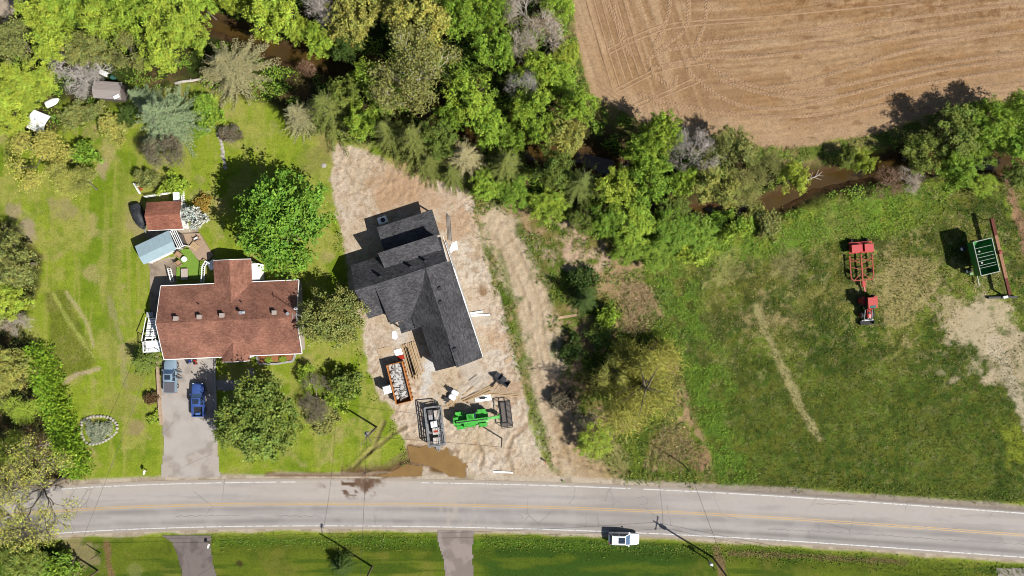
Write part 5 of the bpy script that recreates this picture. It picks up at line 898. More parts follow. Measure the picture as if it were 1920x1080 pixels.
for k, (x, y) in enumerate([(409, 250), (411, 256), (414, 263), (415, 270), (416, 277), (418, 284), (417, 291), (419, 298), (421, 306), (422, 314)]):
    p = G(x, y); s = link(bpy.data.objects.new('stepping_stone', stm[k % 4])); s.location = p; s.scale = (.42, .34, .1); s.rotation_euler = (0, 0, k); tag(s, ('first', 'second', 'third', 'fourth', 'fifth', 'sixth', 'seventh', 'eighth', 'ninth', 'tenth')[k] + ' pale stepping stone below the round dark grey shrub', 'stone', 'stepping stones on the back lawn')
p = G(607, 310); s = link(bpy.data.objects.new('well_cover', stm[1])); s.location = p; s.scale = (.45, .45, .15); tag(s, 'small pale round cover on the lawn near the building site', 'cover')
# rustic shed in the woods
p = W(204, 168, 2.2); o = thing('weathered_shed', 'weathered grey shed under the trees at the top left', 'shed', (p.x, p.y, hz(p.x, p.y) - .02), R(-4)); GW = plank_mat('weathered_boards', A(186, 174, 166), 0, .22)
MB().slab([(-2.3, -.2, 2.7), (2.0, -.2, 2.7), (2.0, 1.2, 2.3), (-2.3, 1.2, 2.3)], .08).slab([(-2.3, -1.4, 2.2), (2.0, -1.4, 2.2), (2.0, -.2, 2.7), (-2.3, -.2, 2.7)], .08).build('roof', GW, o); w = MB().box((-.15, -.1, 1.08), (3.9, 2.3, 2.16)); gable_tri(w, (1.8, -1.25, 2.1), (1.8, 1.05, 2.1), (1.8, -.2, 2.6), -.1, 'x'); w.build('wall', mat('grey_boards', A(130, 118, 110), .9), o); MB().box((1.83, 0, .95), (.06, .8, 1.9)).build('door', mat('grey_boards', A(130, 118, 110), .9), o); MB().box((1.5, -1.1, 2.62), (.9, .5, .05), .5).build('loose_board', WHITE, o)
p = W(197, 139); o = thing('garden_bench', 'white slatted garden bench above the weathered shed', 'bench', (p.x, p.y, hz(p.x, p.y)), R(-25))
for k in range(4): MB().box((0, -.25 + .16 * k, .45), (1.3, .11, .04)).build('slat', WHITE, o); MB().box((0, .36, .55 + .13 * k), (1.3, .04, .1)).build('back_slat', WHITE, o)
for x in (-.55, .55): MB().box((x, -.2, .22), (.07, .07, .44)).build('leg', WHITE, o); MB().box((x, .36, .5), (.07, .07, 1.0)).build('leg', WHITE, o)
p = W(214, 150); o = thing('barrel', 'small teal barrel beside the weathered shed', 'barrel', (p.x + .1, p.y + .2, hz(p.x, p.y))); MB().tube([(0, 0, 0), (0, 0, .2), (0, 0, .65), (0, 0, .85)], [.27, .32, .32, .27], 12).build('body', mat('teal_plastic', A(70, 120, 110), .5), o); MB().tube([(0, 0, .5), (0, 0, .54)], .335, 12).build('hoop', BLACK, o)
p = W(76, 230, .8); o = thing('canopy_frame', 'white fabric canopy on poles at the left edge', 'canopy', (p.x, p.y, hz(p.x, p.y)), R(-22)); m = MB(); n = 8
for i in range(n):
    a, b = i / n, (i + 1) / n; za, zb = 1.2 + .45 * math.sin(math.pi * a), 1.2 + .45 * math.sin(math.pi * b); m.slab([(-1.4, -1.5 + 3 * a, za), (1.4, -1.5 + 3 * a, za), (1.4, -1.5 + 3 * b, zb), (-1.4, -1.5 + 3 * b, zb)], .03)
m.build('cover', WHITE, o)
for x in (-1.35, 1.35):
    for y in (-1.45, 1.45): MB().tube([(x, y, 0), (x, y, 1.22)], .035, 6).build('pole', STEEL, o)
for y in (-1.2, -.9, -.6): MB().bar((-1.42, y, 1.2 + .45 * math.sin(math.pi * (y + 1.5) / 3) + .02), (1.42, y, 1.2 + .45 * math.sin(math.pi * (y + 1.5) / 3) + .02), .04, .03).build('hoop', BLACK, o)
p = W(96, 190, .4); o = thing('dinghy', 'upturned white dinghy above the white canopy', 'boat', (p.x, p.y, hz(p.x, p.y)), R(25)); secs = []
for i in range(9):
    t = i / 8; x = -1.1 + 2.2 * t; hw = .55 * (1 - (max(0, t - .5) * 2) ** 2 * .85); hh = .42 * (1 - .4 * abs(t - .4)); secs.append([(x, hw * math.cos(a), hh * math.sin(a)) for a in [math.pi * k / 8 for k in range(9)]])
MB().loft(secs).build('hull', WHITE, o, True); MB().bar((-1.0, 0, .42), (.9, 0, .34), .05, .06).build('keel', WHITE, o)
p = W(352, 152, .2); o = thing('fallen_log', 'pale fallen log at the top of the lawn by the spruce', 'log', (p.x, p.y, hz(p.x, p.y) + .16), R(9)); MB().tube([(-2.0, 0, 0), (-.6, .05, .05), (.8, -.03, .03), (2.1, .02, 0)], [.22, .21, .19, .17], 9).build('trunk', BAREWOOD, o, True); MB().tube([(.4, 0, .1), (.7, .25, .4)], [.07, .03], 6).build('branch_stub', BAREWOOD, o)
for px, py, ln, rz, lb in ((1528, 333, 3.6, 28, 'pale fallen branch lying over the open creek'), (1170, 312, 3.2, 30, 'pale stick leaning out over the dark creek'), (80, 836, 3.4, 14, 'pale fallen trunk left of the lower hedge')):
    p = W(px, py); z = max(hz(p.x, p.y), -1.1); o = thing('fallen_branch', lb, 'branch', (p.x, p.y, z), R(rz)); MB().tube([(-ln / 2, 0, .05), (-.3, .12, .2), (ln * .25, 0, .25), (ln / 2, .25, .4)], [.1, .085, .06, .03], 6).build('limb', BAREWOOD, o); m = MB()
    for a, b, c in ((-.4, .9, .5), (.3, -.9, .45), (.6, .8, .6), (.9, -.5, .5)): m.tube([(a, .05, .2), (a + .5, b * .6, c * .7), (a + .8, b, c)], [.05, .035, .02], 5)
    m.build('twigs', BAREWOOD, o)
# covered boat on the lawn
p = W(260, 407, .8); o = thing('covered_boat', 'boat under a black cover parked beside the small shed', 'boat', (p.x, p.y, hz(p.x, p.y)), R(-70)); BC = mat('black_cover', (.022, .023, .026), .5, 0, .4, 3, .6); secs = []
for i in range(12):
    t = i / 11; x = -2.0 + 4.0 * t; hw = .82 * (1 - max(0, (t - .55) / .45) ** 2 * .93) * (.85 + .15 * min(1, t * 6)); hh = .55 + .55 * math.exp(-((t - .38) / .22) ** 2) + .1 * t; secs.append([(x, -hw, .3), (x, -hw * 1.05, .85), (x, -hw * .7, .85 + hh * .45), (x, 0, .85 + hh * .62 + .05 * math.sin(i * 2.1)), (x, hw * .7, .85 + hh * .45), (x, hw * 1.05, .85), (x, hw, .3)])
MB().loft(secs).build('cover', BC, o, True); MB().bar((-1.8, -.5, .3), (2.7, 0, .35), .08).bar((-1.8, .5, .3), (2.7, 0, .35), .08).build('trailer_frame', STEEL, o)
for s in (-1, 1): MB().disc((-.6, s * .75, .27), (0, 1, 0), .27, .18).build('wheel', RUBBER, o)
m = MB()
for k in range(7): m.bar((-1.4 + .45 * k, -.83, .9), (-1.4 + .45 * k + .1, .0, 1.35 if k < 4 else 1.15), .02).bar((-1.4 + .45 * k, .83, .9), (-1.4 + .45 * k + .1, 0, 1.35 if k < 4 else 1.15), .02)
m.build('strap', STEEL, o)
p = W(263, 350, .3); o = thing('playset', 'small red and white ride-on toy under the half-bare tree', 'toy', (p.x, p.y, hz(p.x, p.y)), R(-60)); RP = mat('red_plastic', A(200, 60, 40), .4); MB().box((0, 0, .35), (1.1, .5, .3), 0, .8).build('body', RP, o); MB().box((-.2, 0, .6), (.35, .4, .3)).build('seat', WHITE, o); MB().box((0, -.6, .25), (1.9, .12, .5)).build('panel', WHITE, o)
for x in (-.38, .38):
    for y in (-.27, .27): MB().disc((x, y, .17), (0, 1, 0), .17, .1, 10).build('wheel', BLACK, o)

# ------------------------------------------------------------------ vehicles
def rsec(x, hw, z0, z1, r=.16):
    r = min(r, hw * .4, (z1 - z0) * .45); return [(x, -hw + r * .3, z0), (x, hw - r * .3, z0), (x, hw, z0 + r), (x, hw, z1 - r), (x, hw - r * .35, z1 - r * .3), (x, hw - r * 1.2, z1), (x, 0, z1 + .035), (x, -hw + r * 1.2, z1), (x, -hw + r * .35, z1 - r * .3), (x, -hw, z1 - r), (x, -hw, z0 + r)]
RIM = mat('wheel_rim', (.5, .5, .52), .3, .8, .05)
def wheel(par, x, y, r, w, rim=RIM):
    t = MB(); n = 16; ring = [(r * .62, -w / 2), (r * .94, -w / 2), (r, -w * .3), (r, w * .3), (r * .94, w / 2), (r * .62, w / 2)]
    t.loft([[(x + q * math.cos(a), y + b, r + q * math.sin(a)) for q, b in ring] for a in [2 * math.pi * k / n for k in range(n + 1)]], False); o = t.build('wheel', RUBBER, par, True); MB().disc((x, y, r), (0, 1, 0), r * .64, w * .8, 12).build('rim', rim, o); return o
def greenhouse(par, x0, x1, x2, x3, hw0, hw1, z0, z1, paint_m):
    # x0 rear base, x1 rear roof, x2 front roof, x3 front base
    lo = [(x0, -hw0, z0), (x3, -hw0, z0), (x3, hw0, z0), (x0, hw0, z0)]; hi = [(x1, -hw1, z1), (x2, -hw1, z1), (x2, hw1, z1), (x1, hw1, z1)]; MB().loft([lo, hi]).build('cabin_glass', GLASS, par)
    e = .02; w = MB().add([(x3 + e, -hw0 * .93, z0), (x3 + e, hw0 * .93, z0), (x2 + e, hw1 * .92, z1), (x2 + e, -hw1 * .92, z1)], [(0, 1, 2, 3)]); w.build('windscreen', mat('blue_glass', (.05, .09, .16), .08, 0, .05, 5, 0, .6), par)
    MB().loft([rsec(x1 - .1, hw1 * .93, z1 - .03, z1 + .02, .05), rsec(x1 + .15, hw1 + .03, z1 - .04, z1 + .05, .06), rsec(x2 - .2, hw1 + .03, z1 - .04, z1 + .05, .06), rsec(x2 + .05, hw1 * .93, z1 - .03, z1 + .01, .05)]).build('roof_panel', paint_m, par, True)
    for sgn in (-1, 1):
        for a, b in ((x0, x1), (x3, x2), ((x0 + x3) / 2 - .1, (x1 + x2) / 2 - .1)): MB().bar((a, sgn * hw0, z0), (b, sgn * hw1, z1), .09, .05).build('pillar', paint_m, par)
def suv(px, py, head, paint_m, label):
    p = W(px, py); o = thing('parked_car', label, 'car', (p.x, p.y, hz(p.x, p.y) + .03), R(head)); st = [(-2.36, .7, .5, .85), (-2.28, .84, .38, 1.0), (-1.9, .92, .3, 1.08), (-.5, .93, .28, 1.07), (.8, .93, .28, 1.05), (1.5, .91, .3, 1.0), (2.0, .87, .34, .92), (2.28, .78, .42, .82), (2.38, .62, .5, .72)]
    MB().loft([rsec(*q) for q in st]).build('body', paint_m, o, True); greenhouse(o, -2.15, -1.85, .15, .95, .86, .68, 1.02, 1.62, paint_m)
    MB().box((-.45, 0, 1.715), (1.0, .92, .02)).build('sunroof', GLASS, o)
    for x in (-1.4, 1.45):
        for y in (-.84, .84): wheel(o, x, y, .35, .24)
    for s in (-1, 1):
        MB().box((2.2, s * .62, .78), (.22, .32, .12)).build('headlight', LAMP, o); MB().box((-2.3, s * .72, .95), (.1, .24, .16)).build('tail_light', REDLENS, o); MB().box((.75, s * 1.04, 1.1), (.14, .2, .13)).build('mirror', paint_m, o); MB().bar((-1.7, s * .64, 1.7), (.0, s * .64, 1.7), .04, .04).build('roof_rail', STEEL, o); MB().box((.0, s * .945, .86), (.16, .02, .03)).build('door_handle', CHROME, o)
    MB().bar((.98, 0, 1.06), (1.0, -.5, 1.06), .02).build('wiper', BLACK, o)
def pickup(px, py, head, paint_m, label, cover=None, open_doors=False):
    p = W(px, py, .6); o = thing('pickup_truck', label, 'pickup truck', (p.x, p.y, .03), R(head)); st = [(.3, .92, .4, 1.12), (1.2, .93, .4, 1.12), (1.9, .92, .42, 1.1), (2.4, .86, .46, 1.02), (2.58, .7, .52, .92)]
    MB().loft([rsec(-1.0, .92, .4, 1.12)] + [rsec(*q) for q in st]).build('body', paint_m, o, True); greenhouse(o, -.85, -.7, .35, 1.05, .86, .7, 1.08, 1.68, paint_m)
    b = MB().box((-1.75, 0, .62), (1.5, 1.5, .06))
    for s in (-1, 1): b.box((-1.75, s * .85, .8), (1.64, .16, .72), 0)
    b.box((-1.02, 0, .82), (.1, 1.6, .68)).box((-2.54, 0, .8), (.08, 1.72, .64)); b.build('cargo_bed', paint_m, o)
    if cover: MB().box((-1.76, 0, 1.18), (1.56, 1.62, .04)).build('bed_cover', cover, o)
    else: MB().box((-1.75, 0, .67), (1.4, 1.45, .04)).build('bed_liner', BLACK, o); MB().box((-2.2, .1, .78), (.4, .7, .2)).build('tool_box', mat('blue_tool_box', A(90, 130, 200), .5), o)
    MB().box((-2.68, 0, .5), (.14, 1.7, .2)).build('bumper', CHROME, o)
    MB().box((-.15, 0, 1.775), (.7, .9, .02)).build('sunroof', GLASS, o)
    for x in (-1.65, 1.6):
        for y in (-.82, .82): wheel(o, x, y, .37, .25)
    for s in (-1, 1):
        MB().box((2.46, s * .64, .85), (.2, .3, .16)).build('headlight', LAMP, o); MB().box((-2.59, s * .85, .9), (.06, .14, .3)).build('tail_light', REDLENS, o); MB().box((.9, s * 1.05, 1.15), (.14, .22, .16)).build('mirror', paint_m, o)
    if open_doors:
        for x, a in ((.95, -62), (-.05, -66)):
            c, s_ = math.cos(R(a)), math.sin(R(a)); q = MB().bar((x, -.93, .8), (x - .95 * c, -.93 + .95 * s_, .8), .06, .75).bar((x - .1 * c, -.93 + .1 * s_, 1.62), (x - .8 * c, -.93 + .8 * s_, 1.62), .05, .05).bar((x - .92 * c, -.93 + .92 * s_, 1.15), (x - .8 * c, -.93 + .8 * s_, 1.62), .05, .05).build('open_door', paint_m, o); MB().bar((x - .15 * c, -.93 + .15 * s_, 1.38), (x - .82 * c, -.93 + .82 * s_, 1.38), .02, .4).build('door_window', GLASS, q)
CARW = mat('white_car_paint', (.78, .78, .78), .25, 0, .02, 2, 0, .5); CARB = mat('blue_car_paint', A(86, 116, 192), .28, .2, .06, 2, 0, .5); CARS = mat('pale_blue_car_paint', A(172, 196, 214), .28, .2, .05, 2, 0, .5)
suv(1168, 1006.5, -1.5, CARW, 'white car with a dark sunroof parked on the road shoulder')
pickup(321, 704, 90, CARS, 'pale blue pickup with open doors and a grey bed cover by the garage', mat('grey_bed_cover', A(112, 110, 116), .7), True)
pickup(373, 749, 91, CARB, 'bright blue pickup with an open bed in the driveway')
def ridetoy(px, py, rz, m, label):
    p = W(px, py, .2); o = thing('ride_on_toy', label, 'toy', (p.x, p.y, .02), R(rz)); MB().box((0, 0, .28), (.8, .4, .24), 0, .8).build('body', m, o); MB().box((-.15, 0, .45), (.3, .3, .2)).build('seat', BLACK, o); MB().bar((.2, 0, .3), (.12, 0, .62), .05).bar((.12, -.18, .62), (.12, .18, .62), .04).build('handlebar', BLACK, o)
    for x in (-.28, .28):
        for y in (-.22, .22): MB().disc((x, y, .14), (0, 1, 0), .14, .08, 10).build('wheel', BLACK, o)
ridetoy(354, 678, 20, mat('blue_plastic', A(50, 70, 150), .4), 'small blue ride-on toy at the garage door'); ridetoy(366, 679, 100, RP, 'small red ride-on toy at the garage door')

# ---- telehandler
GRN = mat('lime_green_paint', A(84, 200, 72), .45, 0, .3, 2.5, 0, .35); p = W(884, 785, .9); o = thing('telehandler', 'lime green telehandler with a black work cage on its boom', 'telehandler', (p.x, p.y, hz(p.x, p.y)), R(7))
MB().loft([rsec(-2.7, .8, .7, 1.15), rsec(-2.5, 1.0, .55, 1.3), rsec(-1.0, 1.05, .5, 1.2), rsec(1.2, 1.05, .5, 1.15), rsec(2.3, .95, .55, 1.1), rsec(2.6, .75, .7, 1.0)]).build('chassis', GRN, o, True)
for x in (-1.75, 1.7):
    for y in (-1.05, 1.05): wheel(o, x, y, .62, .5, GRN)
for x in (-1.75, 1.7):
    for s in (-1, 1): MB().box((x, s * 1.08, 1.32), (1.25, .55, .1)).build('mudguard', GRN, o)
MB().box((-2.35, 0, 1.55), (.9, 1.5, .8), 0, .85).build('counterweight', GRN, o); MB().box((-.3, -.72, 1.6), (1.9, .75, .75), 0, .92).build('engine_cover', GRN, o)
cb = MB().loft([[(-.75, .1, 1.1), (.85, .1, 1.1), (.85, 1.1, 1.1), (-.75, 1.1, 1.1)], [(-.7, .12, 1.9), (.75, .12, 1.9), (.75, 1.05, 1.9), (-.7, 1.05, 1.9)], [(-.55, .16, 2.5), (.5, .16, 2.5), (.5, 1.0, 2.5), (-.55, 1.0, 2.5)]]).build('cab', GLASS, o); MB().box((-.03, .58, 2.54), (1.2, .95, .1), 0, .9).build('cab_roof', GRN, cb)
for k in range(4): MB().box((-.03, .3 + .18 * k, 2.61), (.7, .07, .03)).build('roof_guard', mat('dark_green_paint', A(40, 140, 40), .4), cb)
bm_ = MB().bar((-2.3, -.12, 2.0), (2.6, -.12, 1.75), .5, .5).build('boom', GRN, o); MB().bar((2.4, -.12, 1.75), (4.3, -.12, 1.35), .36, .36).build('inner_boom', GRN, bm_); MB().bar((-2.35, -.12, 2.28), (2.5, -.12, 2.02), .12, .06).build('hose', BLACK, bm_)
MB().bar((4.2, -.12, 1.5), (4.35, -.12, .6), .6, .3).build('boom_head', GRN, o); cg = MB()
for z in (.12, 1.15):
    for a, b in (((4.5, -2.0), (4.5, 1.9)), ((6.2, -2.0), (6.2, 1.9)), ((4.5, -2.0), (6.2, -2.0)), ((4.5, 1.9), (6.2, 1.9)), ((5.35, -2.0), (5.35, 1.9))): cg.bar((*a, z), (*b, z), .1, .1)
for y in (-2.0, -1.0, 0, 1.0, 1.9):
    cg.bar((4.5, y, .12), (6.2, y, .12), .08, .08)
    for x in (4.5, 6.2): cg.bar((x, y, .1), (x, y, 1.15), .07, .07)
cg.build('work_cage', BLACK, o); MB().box((5.35, -.05, .14), (1.6, 3.8, .05)).build('cage_floor', mat('mesh_floor', (.09, .075, .065), .8), o)
for s in (-1, 1): MB().box((1.05, 1.3 * s, 1.9), (.06, .3, .3)).build('mirror', BLACK, o)
# ---- rubbish container
p = W(750, 717, .7); o = thing('skip_container', 'orange open skip full of white rubble beside the lumber', 'skip', (p.x, p.y, hz(p.x, p.y)), R(104)); ORG = mat('orange_paint', A(214, 138, 72), .6, 0, .2, 3); l, w_, h = 3.1, 1.22, 1.45; m = MB().box((0, 0, .15), (2 * l, 2 * w_, .12))
for s in (-1, 1): m.box((0, s * w_, .15 + h / 2), (2 * l, .08, h)); m.box((s * l, 0, .15 + h / 2), (.08, 2 * w_ + .08, h))
m.build('body', ORG, o)
for s in (-1, 1):
    MB().bar((-l, s * w_, h + .16), (l, s * w_, h + .16), .16, .12).build('rim', ORG, o)
    for k in range(9): MB().box((-l + .35 + k * .68, s * (w_ + .09), .8), (.12, .12, 1.3)).build('rib', mat('orange_rib', A(190, 108, 50), .6, 0, .2), o)
for x in (-2.2, 2.2): MB().bar((x, -w_, .05), (x, w_, .05), .15, .12).build('skid', BLACK, o)
rs = np.random.RandomState(5); RUB = mat('white_rubble', A(224, 220, 214), .9, 0, .2, 3); RUB2 = mat('grey_rubble', A(150, 140, 132), .9, 0, .25, 3); bed = MB()
for k in range(120): bed.box((rs.uniform(-2.4, 2.9), rs.uniform(-.95, .95), .85 + rs.rand() * .3), (rs.uniform(.2, .7), rs.uniform(.15, .5), rs.uniform(.05, .25)), rs.rand() * 3)
bed.box((.25, 0, .55), (5.4, 2.2, .7)); q = bed.build('rubble', RUB, o); q['kind'] = 'stuff'; bed = MB()
for k in range(50): bed.box((rs.uniform(-2.8, 2.9), rs.uniform(-.95, .95), 1.0 + rs.rand() * .2), (rs.uniform(.2, .6), rs.uniform(.1, .3), rs.uniform(.05, .25)), rs.rand() * 3)
q = bed.build('rubble', RUB2, o); q['kind'] = 'stuff'
# ---- portable toilet
p = W(725, 731, 2.2); o = thing('portable_toilet', 'white portable toilet beside the orange skip', 'portable toilet', (p.x, p.y, hz(p.x, p.y)), R(14)); MB().box((0, 0, 1.05), (1.15, 1.15, 2.1)).build('body', mat('toilet_plastic', A(214, 216, 214), .5), o); MB().box((0, 0, 2.16), (1.24, 1.24, .12), 0, .85).build('roof', WHITE, o); dr = MB().box((.59, 0, 1.0), (.04, .8, 1.8)).build('door', mat('toilet_door', A(160, 180, 190), .5), o); MB().box((.63, .3, 1.0), (.04, .06, .15)).build('handle', BLACK, dr)
for k in range(3): MB().box((-.3 + .3 * k, 0, 2.24), (.06, .9, .04)).build('roof_rib', WHITE, o)
# ---- open rail-sided trailer loaded with boxes
p = W(816, 798, .9); o = thing('cargo_trailer', 'grey rail-sided trailer loaded with white boxes beside the puddle', 'trailer', (p.x, p.y, hz(p.x, p.y)), R(97)); TG = mat('trailer_grey', A(176, 176, 176), .5, .3, .12); l, w_ = 3.0, 1.28
MB().box((0, 0, .62), (2 * l, 2 * w_, .12)).build('bed', mat('trailer_floor', (.1, .09, .085), .8), o)
for s in (-1, 1):
    for z in (.95, 1.35, 1.8): MB().bar((-l, s * w_, z), (l, s * w_, z), .1, .12).build('side_rail', TG, o)
    for k in range(9): MB().box((-l + k * .75, s * w_, 1.2), (.08, .1, 1.2)).build('stake', TG, o)
    MB().bar((-l, s * (w_ - .25), 1.84), (l, s * (w_ - .25), 1.84), .06, .06).build('ladder_rail', TG, o)
    for x in (-.5, .4): MB().disc((x, s * 1.05, .38), (0, 1, 0), .38, .24).build('wheel', RUBBER, o)
    MB().box((-.05, s * 1.12, .82), (2.0, .34, .06)).build('mudguard', TG, o)
for x in (-l, l): MB().bar((x, -w_, 1.8), (x, w_, 1.8), .12, .12).bar((x, -w_, 1.0), (x, w_, 1.0), .08, .12).build('end_rail', TG, o)
MB().bar((-l, -.6, .5), (-l - 1.2, 0, .45), .1).bar((-l, .6, .5), (-l - 1.2, 0, .45), .1).box((-l - .4, 0, .62), (.5, .7, .3)).build('drawbar', TG, o); MB().tube([(-l - 1.1, 0, -.02), (-l - 1.1, 0, .6)], .05, 6).build('jack', STEEL, o)
BXW = mat('white_carton', A(226, 218, 208), .8, 0, .1); BXB = mat('brown_carton', A(186, 150, 116), .8, 0, .1)
for x, y, a, b, h, mm, lb in ((-2.2, .0, .9, 1.0, .8, BXW, 'white carton nearest the drawbar of the trailer'), (-.75, -.1, 1.0, 1.0, 1.0, BXW, 'white carton with a red label in the middle of the trailer'), (.35, .1, .9, .9, 1.0, WHITE, 'plain white carton in the middle of the trailer'), (2.2, .45, .8, .7, .9, mat('dark_carton', (.06, .06, .065), .7), 'dark box at the far left end of the trailer'), (1.4, .5, .7, .6, .6, STEEL, 'grey metal box near the far end of the trailer'), (1.7, -.45, 1.4, .7, .7, BXW, 'long pale carton at the far right end of the trailer')):
    q = o.matrix_basis @ Vector((x, y, .68)); bx = thing('carton', lb, 'box', q, R(97)); MB().box((0, 0, h / 2), (a, b, h)).build('body', mm, bx); MB().box((0, 0, h + .004), (a * .98, .08, .006)).build('tape', BXB, bx)
    if 'red' in lb: MB().box((.0, 0, h + .01), (.3, .7, .006)).build('label_print', RP, bx)
m = MB()
for k in range(9): m.bar((-2.9 + .3 * k, -.95, 1.72), (-2.9 + .3 * k, -.45, 1.72), .04)
m.bar((-3.0, -.95, 1.72), (1.2, -.95, 1.72), .06).bar((-3.0, -.45, 1.72), (1.2, -.45, 1.72), .06); lq = m.build('ladder', STEEL); lq.location = o.location; lq.rotation_euler = o.rotation_euler; tag(lq, 'grey ladder lying along the top of the loaded trailer', 'ladder')
# ---- lumber, boards, pallets, bucket, sheets
def plank_pile(boards, label, cat='lumber', name='lumber_pile', m=TIMBER, w_=.22, h=.06):
    a0 = W(*boards[0][0]); z0 = hz(a0.x, a0.y); o = thing(name, label, cat, (a0.x, a0.y, z0))
    for k, (a, b) in enumerate(boards): a, b = G(*a) - o.location, G(*b) - o.location; zz = max(a.z, b.z) + h * .5 + .04 + .06 * (k % 3); a.z = b.z = zz; MB().bar(tuple(a), tuple(b), w_, h).build('plank', m, o)
    for t in (.2, .8): 
        a, b = G(*boards[0][0]) - o.location, G(*boards[0][1]) - o.location; q = a.lerp(b, t); MB().box((q.x, q.y, q.z + .03), (.5, .1, .12), .4).build('bearer', m, o)
plank_pile([((753 + 4 * k, 647 - 1.2 * k), (770 + 4.2 * k, 705 - 1.2 * k + (4 if k % 2 else 0))) for k in range(7)] + [((757 + 6 * k, 650), (776 + 5 * k, 712)) for k in range(3)], 'pile of long tan planks beside the orange skip'); plank_pile([((866, 750), (924, 722)), ((869, 753), (928, 724)), ((873, 752), (921, 733)), ((868, 742), (892, 722))], 'loose tan planks above the telehandler'); plank_pile([((911, 735), (976, 741)), ((914, 738), (972, 743))], 'long single tan boards right of the loose planks', w_=.18)
plank_pile([((838 + 2.2 * k, 400 + 2 * k), (841 + 2.2 * k, 450 + k)) for k in range(4)], 'long thin poles on the bare earth right of the new house', 'poles', 'pole_bundle', mat('grey_poles', A(184, 172, 160), .7), .09, .08)
plank_pile([((1046, 596), (1086, 590))], 'pale plank lying in the vacant lot weeds', w_=.4); plank_pile([((925, 884), (962, 886))], 'pale board by the road at the site entrance', w_=.25, m=WHITE)
plank_pile([((878, 592), (918, 590)), ((880, 588), (905, 584))], 'white boards right of the new house', m=WHITE, w_=.3)
def plate(name, pts, z, m, label, cat, t=.03):
    P = [G(*q) for q in pts]; c = sum(P, Vector()) / len(P); zz = max(q.z for q in P) + z; o = MB().slab([(q.x - c.x, q.y - c.y, 0) for q in P][::-1], t).build(name, m); o.location = (c.x, c.y, zz + t); tag(o, label, cat); return o
PLY = mat('plywood', A(212, 184, 150), .8, 0, .12, 2)
plate('plywood_sheet', [(707, 655), (733, 648), (737, 660), (710, 667)], .01, PLY, 'tan plywood sheet above the orange skip', 'board'); plate('foam_board', [(738, 657), (752, 653), (756, 664), (742, 667)], .01, WHITE, 'white foam board next to the plywood sheet', 'board'); plate('insulation_board', [(890, 744), (920, 739), (922, 750), (892, 754)], .01, WHITE, 'white board with a black tool on it above the telehandler', 'board'); plate('plastic_sheet', [(848, 455), (857, 452), (858, 468), (850, 470), (843, 478), (840, 474)], .02, WHITE, 'crumpled white plastic below the thin poles', 'plastic sheet'); plate('plastic_sheet', [(735, 622), (742, 620), (746, 632), (742, 637), (735, 634)], .02, WHITE, 'crumpled white plastic left of the front porch', 'plastic sheet'); plate('red_tarp', [(744, 668), (757, 665), (758, 673), (748, 676)], .02, RP, 'small red tarp at the end of the orange skip', 'tarp'); plate('plywood_sheet', [(945, 675), (958, 666), (962, 674), (949, 684)], .01, PLY, 'small tan board near the vacant lot edge', 'board')
p = G(905, 746); o = thing('cutting_saw', 'black cutting saw lying on the white board', 'tool', (p.x, p.y, p.z + .08), R(5)); MB().box((0, 0, .12), (.8, .3, .2)).build('body', BLACK, o); MB().disc((.6, 0, .12), (0, 1, 0), .2, .03).build('blade', STEEL, o); MB().tube([(-.4, 0, .15), (-.8, .1, .25), (-.9, -.1, .1)], .04, 5).build('handle', BLACK, o)
def pallet(px, py, rz, label, m=TIMBER):
    p = G(px, py); o = thing('pallet', label, 'pallet', p, R(rz))
    for k in range(7): MB().box((-.66 + .22 * k, 0, .15), (.13, 1.3, .03)).build('slat', m, o)
    for y in (-.55, 0, .55): MB().box((0, y, .065), (1.46, .1, .13)).build('runner', m, o)
pallet(892, 714, 35, 'pale pallet in front of the garage wing', mat('pale_timber', A(220, 208, 190), .8)); pallet(847, 757, 40, 'tan pallet beside the bagged cement')
p = G(850, 739); o = thing('cement_bags', 'stack of white bagged cement left of the loose planks', 'bags', p, R(-30)); m = MB()
for k in range(3):
    for s in (-1, 1): MB().loft([rsec(-.55, .2, .22 * k + .06, .22 * k + .16, .06), rsec(-.4, .38, .22 * k, .22 * k + .24, .1), rsec(.4, .38, .22 * k, .22 * k + .24, .1), rsec(.55, .2, .22 * k + .06, .22 * k + .16, .06)]).build('bag', WHITE, o, True).location = (.05 * k, s * .4, 0)
p = G(838, 748); o = thing('mixing_tub', 'black mixing tub left of the tan pallet', 'tub', p, R(-20)); MB().loft([[(-.3, -.2, 0), (.3, -.2, 0), (.3, .2, 0), (-.3, .2, 0)], [(-.42, -.32, .45), (.42, -.32, .45), (.42, .32, .45), (-.42, .32, .45)]]).build('body', BLACK, o); MB().box((0, 0, .46), (.86, .66, .04)).build('rim', RUBBER, o)
p = G(844, 730); o = thing('wheelbarrow', 'dark wheelbarrow above the cement bags', 'wheelbarrow', p, R(-40)); MB().loft([[(-.3, -.2, .3), (.3, -.2, .3), (.3, .2, .3), (-.3, .2, .3)], [(-.55, -.36, .6), (.6, -.36, .66), (.6, .36, .66), (-.55, .36, .6)]]).build('tray', BLACK, o); MB().disc((.75, 0, .2), (0, 1, 0), .2, .1, 12).build('wheel', RUBBER, o)
for s in (-1, 1): MB().bar((.75, s * .08, .2), (-1.1, s * .3, .6), .05).build('handle', TIMBER, o); MB().bar((-.4, s * .25, .3), (-.5, s * .28, 0), .04).build('leg', STEEL, o)
p = G(941, 711, 0); o = thing('loader_bucket', 'dark steel loader bucket lying empty near the lot edge', 'bucket', p, R(-36)); BK = mat('dark_steel', (.035, .035, .04), .55, .3, .2); m = MB(); bw, n = 1.35, 7; pr = [(.55, .04), (.1, .03), (-.35, .12), (-.55, .4), (-.5, .75), (-.2, .95)]
